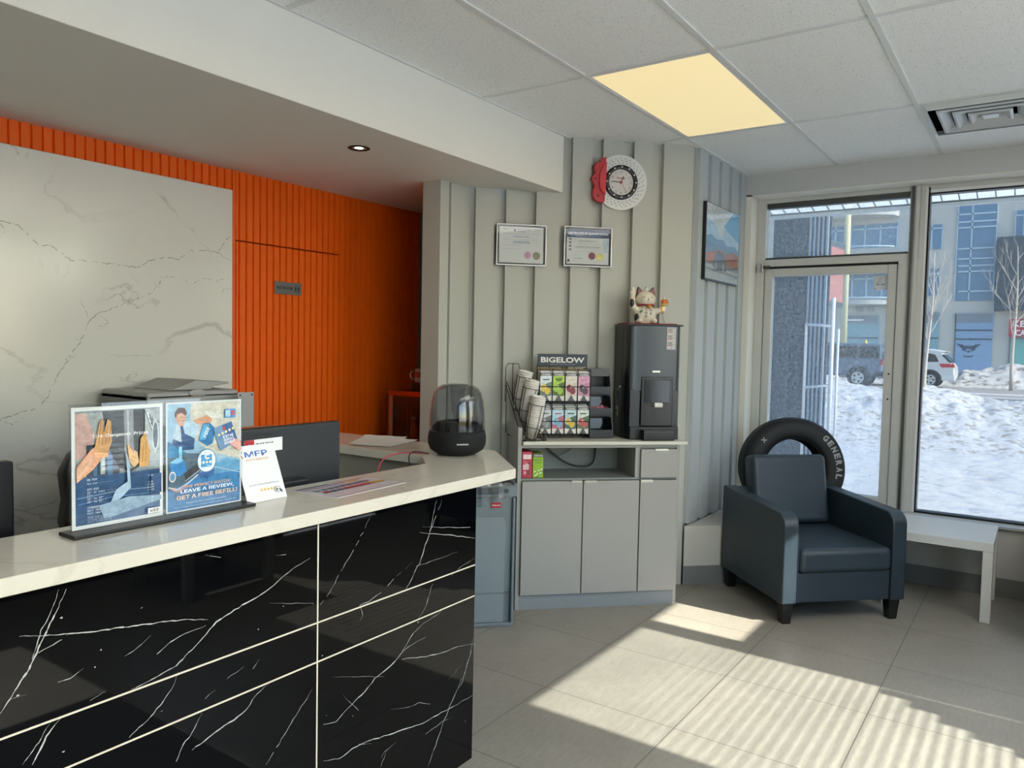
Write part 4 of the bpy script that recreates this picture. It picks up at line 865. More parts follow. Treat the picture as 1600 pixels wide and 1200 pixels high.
# ---- ice machine
t = thing('ice_dispenser', 'tall dark grey countertop ice and water dispenser', 'ice dispenser', W(1.610, 5.975, ZT), D45)
mm = M('3e444a', .32, .3); md = M('14181c', .35)
b = MB(); b.prism([(-.150, .012), (-.165, .05), (-.165, .252), (.160, .252), (.160, .03), (.150, .012)], 0, .665, md, bev=.003, seg=1); b.prism([(-.118, -.002), (-.150, .012), (.150, .012), (.128, -.002), (.0, -.012)], .13+.155, .662, mm, bev=.002, seg=1)
b.box((-.170, -.006, .662), (.165, .255, .672), md, .003); b.build('housing', t)
b = MB(); b.box((-.150, -.012, 0), (.150, .02, .075), md, .006); b.box((-.150, .0, .07), (-.085, .02, .29), M('262c31', .3), .004); b.box((.108, .0, .07), (.150, .02, .29), M('262c31', .3), .004); b.build('lower_front', t)
b = MB(); b.box((-.085, -.013, .078), (.108, -.004, .365), M('0a0c0e', .25), .012, 3); b.box((-.066, -.0165, .215), (.090, -.012, .348), M('15191d', .12), .012, 3); b.build('dispenser_door', t)
b = MB(); b.box((-.008, -.034, .190), (.040, -.014, .216), M('d5d5d0', .3), .003); b.box((-.02, -.019, .198), (.052, -.013, .208), M_alud, .002); b.build('push_lever', t)
b = MB(); b.box((-.085, -.07, .0), (.105, -.012, .058), md, .006); b.box((-.08, -.066, .0575), (.10, -.015, .0595), M_alud); b.build('drip_tray', t)
b = MB(); b.box((-.020, -.0135, .392), (.026, -.0115, .402), M('c9c9c4', .3, .5)); b.build('badge', t)
b = MB(); b.box((.062, -.0095, .525), (.118, -.0075, .655), M('8b8a88', .3, .2)); a = Art(b, (.062, -.0097, .525), X_, Z_, .056, .13)
for k in range(9): a.rect(.1+.05*(k % 3), .08+.1*k, .5+.1*(k % 5), .12+.1*k, ['c9c4c6', 'a85a6a', '5c5e60'][k % 3]).rect(.6, .06+.1*k, .9, .11+.1*k, 'b9b9b8')
b.build('sticker', t)
b = MB(); b.box((-.1665, .10, .0), (-.1645, .103, .66), M_blk); b.build('side_seam', t)
# keys and tag hanging on the side lock
t = thing('key_bunch', 'small bunch of keys with a white tag hanging on the dispenser side', 'keys', W(1.437, 6.16, ZT+.30), D45)
b = MB(); b.cyl((0, 0, 0), (.014, 0, 0), .006, M_chrome, n=12); b.tube([(-.004+.0*k, .014*cos(k*pi/6), -.014+.014*sin(k*pi/6)) for k in range(12)], .0012, M_chrome, closed=True, n=6); b.build('key_ring', t)
b = MB(); b.box((-.010, -.022, -.07), (-.007, .0, -.03), M('1c2c6a', .4), .002); b.build('blue_fob', t)
b = MB(); b.box((-.013, -.018, -.175), (-.010, .022, -.115), M('b9ae98', .5), .003); b.box((-.0135, -.012, -.150), (-.0128, .016, -.138), M('2a3450', .5)); b.tube([(-.008, .0, -.03), (-.011, .002, -.118)], .0008, M('8a8a88'), n=5); b.build('paper_tag', t)

# ---- red cloth and the lucky cat
b = MB(); b.prism([(-.155, -.045), (.165, -.06), (.150, .12), (-.145, .12)], 0, .005, M('8c1a24', .7), bev=.001, seg=1); b.box((-.11, -.075, -.0), (-.02, -.04, .003), M('8c1a24', .7)) if False else None
tag(b.build('red_mat'), 'thin red mat lying on top of the ice dispenser', 'mat', None, W(1.585, 6.10, ZT+.6725), D45)
t = thing('lucky_cat', 'white ceramic beckoning cat figurine with red ears on the dispenser', 'figurine', W(1.575, 6.125, ZT+.6785), D45)
wc = M('d8cfba', .25); rc = M('8a2430', .35); bc = M('16161a', .3); gc = M('c8922e', .3, .5)
b = MB(); b.ball((0, 0, .055), (.070, .052, .060), wc); b.ball((0, .005, .088), (.052, .042, .045), wc); b.ball((0, -.006, .142), (.062, .052, .048), wc); b.ball((-.045, -.03, .015), (.022, .03, .017), wc); b.ball((.045, -.03, .015), (.022, .03, .017), wc)
for k in range(9):
    q = k/8; b.ball((-.055-.028*min(1, q*2), -.012, .075+.03*q*2 if q < .5 else .105+.07*(q-.5)*2), .021-.004*q, wc, u=12, v=8)
b.ball((-.083, -.014, .178), (.020, .018, .018), wc); b.ball((-.082, -.016, .200), (.013, .012, .013), wc)
for k in range(6): q = k/5; b.ball((.05+.05*q, -.02-.012*q, .070+.008*q), .019, wc, u=12, v=8)
b.ball((.103, -.034, .088), (.017, .016, .022), wc)
for sx in (-1, 1): b.prism([(sx*.052, .150), (sx*.040, .200), (sx*.014, .180)], -.014, .012, wc, 'y')
b.box((-.05, -.03, .0), (.05, .03, .02), wc)
o = b.build('body', t); md_ = o.modifiers.new('r', 'REMESH'); md_.mode = 'VOXEL'; md_.voxel_size = .0032; md_.use_smooth_shade = True; ms = o.modifiers.new('s', 'SMOOTH'); ms.iterations = 4
for sx in (-1, 1):
    b = MB(); b.prism([(sx*.055, .152), (sx*.045, .206), (sx*.022, .184)], -.0165, -.0145, rc, 'y'); b.prism([(sx*.060, .146), (sx*.047, .214), (sx*.018, .186), (sx*.046, .160)], -.0145, .010, bc, 'y'); b.build('ear', t)
b = MB()
for sx in (-1, 1): b.tube([(sx*.038-.003, -.0555+.004, .150), (sx*.028, -.0575, .153), (sx*.017, -.0585, .150)], .0011, bc, n=6)
b.tube([(0, -.060, .142), (0, -.0605, .134), (-.005, -.060, .130)], .0009, M('7a3a30'), n=6); b.tube([(0, -.0605, .134), (.005, -.060, .130)], .0009, M('7a3a30'), n=6); b.ball((0, -.0595, .143), (.0035, .002, .0025), rc, u=10, v=6)
for sx in (-1, 1):
    for dz in (0, -.006): b.tube([(sx*.045, -.049, .140+dz), (sx*.034, -.0555, .1405+dz)], .0007, M('8a6a2a'), n=5)
b.build('face_paint', t)
b = MB(); b.tube([(.054*cos(k*pi/14), -.004+.045*sin(k*pi/14), .1035+.003*sin(k*pi/14)*-1) for k in range(28)], .006, rc, closed=True); b.build('collar', t)
b = MB(); b.ball((.006, -.053, .097), .0125, gc); b.box((.001, -.0665, .090), (.011, -.064, .093), bc); b.build('bell', t)
for (c, r) in (((-.088, -.022, .118), (.014, .013, .026)), ((-.060, -.028, .032), (.013, .022, .024))):
    b = MB(); b.ball(c, r, bc); b.build('black_spot', t)
b = MB(); b.ball((.108, -.036, .125), (.024, .016, .020), M('c9682a', .35)); b.ball((.107, -.036, .112), (.025, .018, .010), M('c9b06a', .35)); b.ball((.106, -.036, .148), (.012, .010, .008), wc); b.ball((.108, -.036, .154), (.005, .005, .005), wc); b.box((.085, -.050, .072), (.100, -.045, .100), gc, .003); b.tube([(.092, -.05, .075), (.096, -.052, .03), (.105, -.055, .004)], .0015, M('a01c28'), n=6); b.build('charm', t)
b = MB(); b.ball((.004, -.006, .197), (.013, .010, .010), wc); b.ball((.004, -.008, .208), (.010, .008, .008), wc); b.ball((-.002, -.014, .211), (.003, .003, .003), bc, u=8, v=6); b.build('small_bird', t)
b = MB(); tk = M('26262a', .5)
for k, ch in enumerate('大開運'): b.text(ch, (-.018, -.0560+.0*k, .072-.019*k), Vector((1, 0, 0)), Vector((0, -.12, 1)).normalized() if k else Z_, .014, tk, .01, wd=.013)
for k, ch in enumerate('招福'): b.text(ch, (.010, -.0560, .070-.020*k), X_, Z_, .014, tk, .01, wd=.013)
b.prism([(-.048, .066), (-.036, .080), (-.030, .074), (-.040, .058)], -.0495, -.048, M('2f5a34'), 'y'); b.ball((-.030, -.047, .088), (.004, .003, .003), M('b04a56'), u=8, v=6)
b.build('belly_writing', t)

# ================================================================== WALL PIECES
t = thing('wall_clock', 'round wall clock shaped like a drilled brake disc with red caliper', 'clock', W(1.4545, 6.36, 2.487), D45)
b = MB(); n = 64; b.cyl((0, -.001, 0), (0, -.016, 0), .165, M('d4d5d2', .4, .1), n=64)
for k in range(30):
    a0 = 2*pi*k/30
    for j, (r, da) in enumerate(((.118, 0), (.131, .07), (.144, .14))):
        a1 = a0+da; c = Vector((r*cos(a1), -.0163, r*sin(a1)))
        if c.x < -.10: continue
        b.cyl(c, c+Vector((0, .0004, 0)), .0030, bc, n=8)
b.build('brake_disc', t)
TY = Matrix.Rotation(pi/2, 4, 'X')
b = MB(); b.lathe([(.103, .014), (.103, .028), (.098, .032), (.082, .032), (.078, .028), (.078, .018)], M('15171a', .3), 56, TY); b.build('black_ring', t)
for k in range(12):
    a0 = 2*pi*k/12; b = MB(); b.cyl((.0905*cos(a0), -.030, .0905*sin(a0)), (.0905*cos(a0), -.036, .0905*sin(a0)), .0045, M('e6e6e4', .3), n=12); b.build('stud', t)
b = MB(); b.cyl((0, -.016, 0), (0, -.020, 0), .079, M('cfcac6', .5), n=48)
for k in range(12):
    a0 = pi/2-2*pi*(k+1)/12; b.text(str(k+1), (.062*cos(a0), -.020, .062*sin(a0)-.007), X_, Z_, .013, M('26262a'), .0, align='c')
b.text('brembo', (0, -.020, .020), X_, Z_, .013, M('b8202c'), .02, wd=.052, align='c'); b.build('dial', t)
def hand(name, ang, L, wd_, m, y):
    b = MB(); T = Matrix.Rotation(ang, 4, 'Y'); b.box((-wd_/2, y-.001, -.012), (wd_/2, y, L), m, T=T); b.build(name, t)
hand('hour_hand', rad(22), .040, .005, bc, -.0225); hand('minute_hand', rad(-87), .058, .004, bc, -.0245); hand('second_hand', rad(152), .055, .0018, M('b8202c'), -.0265)
b = MB(); b.cyl((0, -.02, 0), (0, -.028, 0), .006, M('a81c28'), n=16); b.build('hub', t)
k_ = .00075
cal = [(-137, 190), (-182, 168), (-224, 130), (-237, 100), (-224, 65), (-237, 40), (-257, 15), (-240, -20), (-228, -50), (-242, -85), (-237, -130), (-217, -160), (-167, -178), (-142, -165), (-136, 0)]
b = MB(); b.prism([(x*k_, z*k_) for x, z in cal], -.045, -.010, M('b41f2c', .4), 'y', bev=.003, seg=2)
b.prism([(x*k_, z*k_) for x, z in [(-135, 140), (-165, 115), (-190, 60), (-195, 0), (-188, -60), (-165, -100), (-140, -112)]], -.056, -.044, M('c22a36', .4), 'y', bev=.003, seg=2)
for x, z in ((-190, 145), (-225, 12), (-200, -122)): b.cyl((x*k_, -.0455, z*k_), (x*k_, -.0448, z*k_), .007, bc, n=14)
b.build('red_caliper', t)
# certificates
M_clear2 = glassy('picture_glass', (.98, .985, .985, 1), -.03)
def cert(u0, u1, z0, z1, label, kind):
    t = thing('framed_certificate', label, 'certificate', W((u0+u1)/2, 6.36, (z0+z1)/2), D45)
    w_, h_ = (u1-u0)/2, (z1-z0)/2
    b = MB(); fr = M('b9bbbb', .3, .6)
    for a_, c_ in (((-w_, -h_), (w_, -h_+.007)), ((-w_, h_-.007), (w_, h_)), ((-w_, -h_+.007), (-w_+.007, h_-.007)), ((w_-.007, -h_+.007), (w_, h_-.007))): b.box((a_[0], -.020, a_[1]), (c_[0], 0, c_[1]), fr, .001, 1)
    b.box((-w_+.006, -.012, -h_+.006), (w_-.006, -.001, h_-.006), bc); b.build('frame', t)
    b = MB(); W_, H_ = 2*w_-.036, 2*h_-.032; b.box((-W_/2, -.0135, -H_/2), (W_/2, -.012, H_/2), M('cfd0cf', .4, var=0)); a = Art(b, (-W_/2, -.0136, -H_/2), X_, Z_, W_, H_)
    if kind == 0:
        a.oval(.35, .90, .025, .04, '2b6a8a', 10).text('Ontario College', .40, .91, .030, '2e3a44', .01, .30).text('of Trades', .40, .86, .030, '2e3a44', .01, .18).rect(.08, .93, .2, .94, '7a8086').rect(.8, .93, .92, .94, '7a8086')
        a.rect(.08, .80, .92, .806, '9aa0a4').text('Certificate Holder', .5, .71, .04, '3c6c94', .01, .36, 'c').rect(.08, .64, .92, .645, '9aa0a4').rect(.32, .585, .68, .60, '5f86a6').rect(.30, .55, .70, .565, '5f86a6').rect(.08, .49, .5, .495, '8a9094').rect(.08, .38, .45, .385, '8a9094')
        a.oval(.645, .22, .082, .105, 'c99cb6').oval(.645, .22, .06, .078, 'b988a4').oval(.845, .21, .082, .105, '77715a').oval(.845, .21, .06, .078, '888268')
    else:
        a.rect(0, .76, 1, 1, '2c4a74').text('CERTIFICATE OF QUALIFICATION', .5, .84, .07, 'e6eaf0', .02, .94, 'c').rect(.2, .80, .8, .812, 'a9b8cc').rect(.85, .36, 1, .74, 'b9c6d4')
        for k in range(4): a.rect(.05, .38+.10*k, .11, .44+.10*k, '76797c')
        a.text('Journeyperson', .5, .64, .045, '4a4e54', .01, .40, 'c').rect(.25, .58, .78, .588, '8a8e92').text('Automotive Service Technician', .5, .48, .035, '3c4046', .01, .60, 'c').rect(.2, .45, .8, .455, '8a8e92').rect(.25, .36, .7, .365, '8a8e92').rect(.16, .27, .3, .275, '8a8e92').rect(.16, .16, .38, .17, '55595e').rect(.05, .08, .95, .084, '9a9ea2').rect(.02, .05, .07, .13, '44474a')
        a.oval(.60, .24, .080, .105, '6a1c28').oval(.60, .24, .06, .078, '7c2a36').oval(.79, .22, .080, .105, 'cfc25a').oval(.79, .22, .06, .078, 'dcd27a')
    b.build('certificate_sheet', t)
    b = MB(); b.box((-w_+.007, -.0165, -h_+.007), (w_-.007, -.0155, h_-.007), M_clear2); b.build('glazing', t)
cert(.700, 1.002, 1.965, 2.209, 'framed white certificate with a pink and a brown seal', 0)
cert(1.110, 1.408, 1.973, 2.213, 'framed certificate with a blue CERTIFICATE OF QUALIFICATION heading', 1)
# framed picture on the side wall
t = thing('framed_picture', 'framed print of blue sky, hills and red trees on the side wall', 'picture', (4.985, 1.80, 2.18))
b = MB(); b.box((-.315, -.022, -.245), (.315, -.001, .245), M_blk, .002, 1); b.build('frame', t)
b = MB(); b.box((-.305, -.0235, -.235), (.312, -.022, .240), M('8fb6d2', .4, var=0)); a = Art(b, (-.305, -.0237, -.235), X_, Z_, .617, .475)
a.rect(0, .30, 1, 1, 'b4d4e8').poly([(0, .8), (.5, .7), (1, .85), (1, 1), (0, 1)], 'e6eef0').poly([(.5, .75), (1, .6), (1, 1), (.8, 1)], '62aede').poly([(.1, .95), (.4, .6), (.5, .62), (.3, 1)], 'dfe4e4')
a.poly([(0, .56), (.15, .60), (.3, .55), (.5, .57), (.62, .50), (.85, .53), (1, .48), (1, .25), (0, .25)], '6c9cc4').poly([(0, .50), (.3, .46), (.6, .48), (1, .42), (1, .2), (0, .2)], '7296b0')
a.poly([(0, .34), (.2, .37), (.4, .42), (.6, .38), (.8, .44), (1, .42), (1, .18), (0, .2)], 'b06a50').poly([(.3, .38), (.5, .42), (.6, .34), (.4, .3)], 'c47a58').rect(0, .0, 1, .22, '8d949a').poly([(0, .2), (1, .16), (1, .12), (0, .15)], 'c3c6c8').poly([(.2, .18), (.24, .32), (.36, .40), (.52, .38), (.62, .26), (.62, .14), (.3, .14)], '6a7684').oval(.3, .2, .04, .05, '9aa6b2', 10).oval(.52, .19, .04, .05, '9aa6b2', 10).poly([(0, 0), (1, 0), (1, .08), (0, .12)], 'b9bdc0')
b.build('print', t)
b = MB(); b.box((-.315, -.026, -.245), (.315, -.025, .245), M_clear2); b.build('acrylic_cover', t)

# ================================================================== SEATING
def armchair(x, y, rz, label):
    t = thing('armchair', label, 'armchair', (x, y, 0), rz)
    prof = [(-.375, .115), (-.375, .535)]+[(-.375+.075*(1-cos(k*pi/12)), .535+.075*sin(k*pi/12)) for k in range(1, 7)]+[(.37, .635), (.37, .115)]
    for sx in (-1, 1):
        b = MB(); b.prism(prof, sx*.283, sx*.373, M_chair, 'x', bev=.010, seg=3); b.build('armrest', t)
        b = MB(); b.box((sx*.2825, -.3765, .12), (sx*.2855, -.374, .50), M('1b242b', .5)); b.build('seam', t)
    b = MB(); b.box((-.283, -.366, .118), (.283, .30, .285), M_chair, .008); b.build('front_rail', t)
    b = MB(); b.box((-.279, -.392, .283), (.279, .23, .418), M_chair, .035, 5)
    for v in b.bm.verts:
        if v.co.z > .40: v.co.z += .012*math.exp(-((v.co.x/.2)**2+((v.co.y+.08)/.2)**2))
    b.build('seat_cushion', t)
    b = MB(); T = Matrix.Translation((0, .185, .425)) @ Matrix.Rotation(rad(-11), 4, 'X'); b.box((-.252, -.03, .0), (.252, .095, .425), M_chair, .035, 5, T); b.build('back_cushion', t)
    b = MB(); b.box((-.283, .27, .118), (.283, .370, .63), M_chair, .012, 3); b.build('back_frame', t)
    for sx in (-1, 1):
        for sy in (-1, 1):
            b = MB(); taper(b, .024, .024, 0, .033, .033, .117, M_leg, .004); o = b.build('leg', t); o.location = (sx*.325, sy*.325, 0)
    return t
armchair(4.717, 1.100, D45, 'dark slate leather armchair in front of the propped racing tyre')
# race tyre on the ledge
t = thing('tyre', 'large black tyre with pale sidewall lettering standing behind the armchair', 'tyre', (5.285, 1.362, .371), D45-.24)
TT = Matrix.Translation((0, .0, .334)) @ Matrix.Scale(.962, 4) @ Matrix.Rotation(rad(-7), 4, 'X') @ Matrix.Rotation(pi/2, 4, 'X')
pr = [(.200, -.085), (.205, -.098), (.235, -.112), (.290, -.116), (.325, -.105), (.342, -.085), (.348, -.06), (.350, 0), (.348, .06), (.342, .085), (.325, .105), (.290, .116), (.235, .112), (.205, .098), (.200, .085), (.215, .07), (.30, .09), (.33, .05), (.33, -.05), (.30, -.09), (.215, -.07)]
for zz in (-.055, 0, .055):
    b = MB(); b.lathe([(.3492, zz-.005), (.3512, zz-.003), (.3512, zz+.003), (.3492, zz+.005)], M_blk, 96, TT); b.build('tread_groove', t)
b = MB(); b.lathe(pr, M_rub, 96, TT, close=True)
def arcword(s, a0, step, r, h, m):
    for k, ch in enumerate(s):
        a = a0-step*k; rad_ = Vector((cos(a), sin(a), 0)); tan = Vector((sin(a), -cos(a), 0))
        o = TT @ (rad_*(r-h/2)-tan*.017+Vector((0, 0, .1165))); M3 = TT.to_3x3(); b.text(ch, o, M3 @ tan, M3 @ rad_, h, m, .045, wd=.034, lift=.002)
arcword('GENERAL', rad(46), rad(9.3), .292, .042, M_rubl); arcword('X', rad(139), rad(9), .285, .03, M_rubl); b.build('casing', t)
# white side tables
def lack(x, y, lab, w_=.55, d_=.55, h=.45, rz=0):
    t = thing('side_table', lab, 'table', (x, y, 0), rz); mw = M('cfd0cc', .3)
    b = MB(); b.box((-w_/2, -d_/2, h-.05), (w_/2, d_/2, h), mw, .0015, 1); b.build('tabletop', t)
    for sx in (-1, 1):
        for sy in (-1, 1): b = MB(); b.box((sx*w_/2, sy*d_/2, 0), (sx*(w_/2-.05), sy*(d_/2-.05), h-.0505), mw, .0015, 1); b.build('leg', t)
lack(5.222, .448, 'white square side table beside the armchair under the big window')
lack(2.75, -.93, 'white side table by the sunny window outside the view', .60, .55)
armchair(5.03, -.42, -pi/2+.02, 'dark slate leather armchair at the very edge of the view')
# floor mat in front of the desk
b = MB(); b.box((-1.2, .1, 0.0005), (1.62, 1.25, .010), M('1a1a1c', .9), .004); b.box((.35, .45, .0102), (1.1, .6, .0108), M('b08a20', .8)); b.box((.5, .7, .0102), (1.2, .78, .0108), M('b08a20', .8))
tag(b.build('floor_mat'), 'black door mat with yellow lettering bars in front of the desk', 'mat')
# ================================================================== OUTSIDE
from mathutils import noise as mn
# translucent awning over the east windows
t = thing('awning', 'milky translucent ribbed awning over the windows outside', 'awning', (5.80, .6, 2.94))
b = MB(); sl = lambda x: -.19*x
b.face([(0, -2.2, 0), (0, 2.4, 0), (1.22, 2.4, sl(1.22)), (1.22, -2.2, sl(1.22))], M_awn); b.build('roof_sheet', t)
b = MB(); k = -2.2
while k < 2.4:
    b.prism([(0, -.012), (1.22, sl(1.22)-.012), (1.22, sl(1.22)), (0, 0)], k, k+.008, M('8a9090', .5), 'y'); k += .1215
b.build('rib', t)
b = MB(); b.box((1.19, -2.2, sl(1.22)-.042), (1.25, 2.4, sl(1.22)-.012), M('c9cfd0', .4), .002, 1); b.box((1.185, -2.2, sl(1.22)-.012), (1.24, 2.4, sl(1.22)-.002), M('4a5052', .5)); b.build('gutter', t)
# ground, road, snow
b = MB(); b.box((5.81, -70, -.30), (31, 60, -.06), M_snow); b.box((-30, -70, -.30), (5.81, -1.58, -.06), M_snow_s); b.box((41.3, -70, -.30), (54, 60, -.045), M_dirty); struct(b, 'ground')
b = MB(); b.box((31, -70, -.25), (41.3, 60, -.05), M('8d8b8a', .8, var=.08)); b.box((30.6, -70, -.2), (31.4, 60, .02), M('a9a7a5', .8, var=.1)); b.box((34.8, -70, -.06), (35.6, 60, -.045), M('c4c4c4', .8, var=.15)); struct(b, 'road')
def px2y(px, X): return at(px, 600, 0, X).y
ridge = [(px2y(p, 17), z) for p, z in ((1200, .85), (1290, .87), (1340, .78), (1380, .70), (1440, .83), (1500, .70), (1540, .56), (1600, .60), (1700, .7))]; ridge.sort()
def rz_(y):
    if y <= ridge[0][0]: return ridge[0][1]
    for (a0, h0), (a1, h1) in zip(ridge, ridge[1:]):
        if y <= a1: return h0+(h1-h0)*(y-a0)/(a1-a0)
    return ridge[-1][1]
def sst(a, b_, x): q = min(1, max(0, (x-a)/(b_-a))); return q*q*(3-2*q)
def hgt(x, y):
    yy = y*17/max(x, 10)
    m = sst(13.1, 16.8, x+.25*mn.noise(Vector((y*.8, 3, 0))))*(1-sst(18.5, 24, x))*rz_(yy)
    ch = mn.fractal(Vector((x*2.6, y*2.6, .3)), .7, 2.1, 5)
    fl = mn.fractal(Vector((x*.9, y*2.2, 4)), .9, 2, 4)
    return .0+m+ch*.085*min(1, m*2.2)+fl*.018
b = MB(); nx, ny = 150, 190; xs = [5.82+(30-5.82)*(i/nx)**1.25 for i in range(nx+1)]; vv = []
for i in range(nx+1): vv.append([b.bm.verts.new((xs[i], yv, hgt(xs[i], yv)-.03)) for yv in [(-5+14*j/ny)*(.35+xs[i]/17*.65) for j in range(ny+1)]])
fs = []
for i in range(nx):
    for j in range(ny):
        fs.append(b.bm.faces.new([vv[i][j], vv[i+1][j], vv[i+1][j+1], vv[i][j+1]]))
b._fin(fs, M_snow, True); b.mi(M_bank)
for f in fs:
    if f.calc_center_median().x > 13.3: f.material_index = 1
b.bm.normal_update(); struct(b, 'snow_ground')
# dirty snow bank across the road
b = MB(); vv = []; nx, ny = 30, 130
for i in range(nx+1):
    x = 41.6+5*i/nx; row = []
    for j in range(ny+1):
        y = -8+19*j/ny; e = sst(41.6, 43.6, x)*(1-sst(44.8, 46.6, x)); cut = 1-.72*sst(px2y(1505, 42), px2y(1480, 42), y)
        row.append(b.bm.verts.new((x, y, -.05+e*cut*(.85+.25*mn.noise(Vector((y*.5, 1, 0))))+e*.22*mn.fractal(Vector((x*1.3, y*1.3, 2)), .7, 2, 4))))
    vv.append(row)
b._fin([b.bm.faces.new([vv[i][j], vv[i+1][j], vv[i+1][j+1], vv[i][j+1]]) for i in range(nx) for j in range(ny)], M_dirty, True)
o = b.build('snow_bank'); o['kind'] = 'stuff'; tag(o, 'dirty ploughed snow bank along the far side of the road', 'snow bank')
# ---- dark pylon with slatted side
t = thing('sign_pylon', 'tall dark pylon with a grey vertical slat screen outside the glass door', 'pylon', (9.5, 0, -.05))
b = MB(); b.box((0, 2.36, 0), (.45, 2.755, 6.2), M('22303c', .5, var=.25)); b.build('column', t)
for k in range(5):
    b = MB(); y = 2.325-.047*k; b.box((.0, y-.012, 0), (.05, y+.012, 6.2), M('8fa0ae', .5, .2)); b.box((.05, y-.035, 0), (.09, y+.02, 6.2), M('2c3844', .5)); b.build('slat', t)
t = thing('wall_sign_box', 'red sign box in a dark frame hung on the slatted pylon', 'sign', (9.62, at(1283, 420, 0, 9.62).y, 2.05), math.atan2(at(1315, 430, 0, 10.35).y-at(1283, 420, 0, 9.62).y, .73))
b = MB(); b.box((0, -.03, 0), (.74, .03, .80), M('3a4650', .5), .01); b.build('frame', t); b = MB(); b.box((.04, -.034, .06), (.70, -.030, .72), M('9c6560', .5)); b.box((-.004, -.02, .06), (.0, .02, .74), M('9c6560', .5)); b.build('sign_face', t)
t = thing('tube_railing', 'white tube metal frame standing in front of the slatted pylon', 'railing', (9.2, 0, -.05)); wtb = M('c9ccd0', .4)
b = MB(); y0, y1 = at(1258, 560, 0, 9.2).y, at(1299, 560, 0, 9.2).y
b.cyl((0, y0, 0), (0, y0, 1.86), .016, wtb, n=12); b.cyl((0, y1, 0), (0, y1, 2.15), .022, wtb, n=12); b.cyl((0, y0, 1.85), (0, y1, 1.83), .018, wtb, n=12); b.cyl((0, y0, 1.12), (0, y1, 1.16), .016, wtb, n=12); b.cyl((.02, y1-.06, 1.8), (.02, y1-.06, 0), .014, wtb, n=12); b.build('tube_frame', t)
# ---- building across the road
XB = 54.0
def R_(b, x0, y0, x1, y1, m, d0=-.05, d1=.0):
    ym = (y0+y1)/2; xm = (x0+x1)/2; a0 = at(x0, ym, 0, XB).y; a1 = at(x1, ym, 0, XB).y; z0 = at(xm, y1, 0, XB).z; z1 = at(xm, y0, 0, XB).z
    b.box((XB+d0, min(a0, a1), z0), (XB+d1, max(a0, a1), z1), m); return a0, a1, z0, z1
t = thing('apartment_building', 'pale stone apartment block with blue windows across the road', 'building', (0, 0, 0))
M_stone = M('b9bab6', .8, var=.05); M_gl = M('5d7f9e', .12, var=.06); M_gl2 = M('7ea3b0', .2, var=.08); M_mul = M('a9c0d0', .5); M_st2 = M('7c8893', .7)
b = MB(); b.box((XB, -30, -.1), (XB+12, 45, 21), M_stone); b.build('wall', t)
b = MB(); g0, g1, zz0, zz1 = R_(b, 1497, 250, 1557, 470, M_gl); b.build('window', t)
def grid(x0, y0, x1, y1, vs, hs):
    b = MB(); R_(b, x0, y0, x1, y1, M_gl, -.06, 0)
    for v in vs: R_(b, v-1.2, y0, v+1.2, y1, M_mul, -.12, -.05)
    for h in hs: R_(b, x0, h-1.2, x1, h+1.2, M_mul, -.12, -.05)
    R_(b, x0-1.2, y0, x0+.4, y1, M_mul, -.12, 0); R_(b, x1-.4, y0, x1+1.2, y1, M_mul, -.12, 0)
    b.build('window', t)
grid(1497, 250, 1557, 469, (1519,), (262, 285, 300, 334, 346, 355, 388, 404, 415, 424, 455))
grid(1428, 352, 1472, 390, (1436, 1456), (358,)); grid(1428, 420, 1468, 462, (1434, 1450), (428,)); grid(1587, 328, 1625, 378, (1600,), (336,))
grid(1290, 352, 1402, 388, (1306, 1330, 1352, 1376), (359,)); grid(1290, 430, 1396, 466, (1310, 1332, 1354, 1378), (436,)); grid(1428, 265, 1472, 318, (1446,), (280,))
for (x0, x1, y0, y1) in ((1290, 1402, 388, 424), (1290, 1402, 466, 476), (1290, 1402, 300, 340)):
    b = MB(); ya, yb = at(x0, y0, 0, XB-1.6).y, at(x1, y0, 0, XB-1.6).y; z0 = at(x0, y1, 0, XB-1.6).z; z1 = at(x0, y0, 0, XB-1.6).z; n = 14
    pts = [(XB-1.7*sin(pi*k/n)**.5, yb+(ya-yb)*k/n) for k in range(n+1)]; b.prism(pts, z0, z0+(z1-z0)*.62, M_stone)
    b.tube([(x, y, z1) for x, y in pts[1:-1]], .05, M_mul, n=6); b.build('balcony', t)
b = MB(); R_(b, 1557, 371, 1640, 486, M('3c4a55', .6, var=.1), -.8, .0); b.build('dark_panel', t)
def shop(x0, x1, y0, y1, m, bars=(), top=10):
    b = MB(); R_(b, x0, y0, x1, y1, m, -.06, 0); R_(b, x0, y0, x1, y0+top, M_st2, -.12, -.05)
    for v in bars: R_(b, x0, v-.8, x1, v+.8, M('3a4a56', .5), -.12, -.05)
    R_(b, x0-1.4, y0, x0, y1, M('4a5964', .5), -.12, 0); b.build('storefront', t)
shop(1320, 1372, 493, 600, M_gl2, (528,), 12); shop(1388, 1466, 488, 600, M_gl2, (528,), 14); shop(1492, 1550, 490, 600, M('7f9fc2', .3, var=.03), (516, 530), 14); shop(1577, 1640, 527, 600, M('6fb0ae', .3, var=.03), (), 3)
b = MB(); R_(b, 1322, 499, 1350, 501.5, M('e9eef0', .5), -.3, -.06); b.build('light_strip', t)
b = MB()
def ftext(s, x0, x1, y0, y1, m, bold=.02):
    o = at(x0, y1, 0, XB-.9 if x0 > 1570 else XB-.15); o2 = at(x1, y1, 0, o.x); top_ = at(x0, y0, 0, o.x); b.text(s, o, Vector((0, -1, 0)), Z_, (top_-o).z, m, bold, wd=abs(o2.y-o.y), lift=.02)
ftext('9199', 1337, 1349, 478, 487, M('76808a', .6)); ftext('9191', 1355, 1366, 478, 487, M('76808a', .6)); b.build('street_numbers', t)
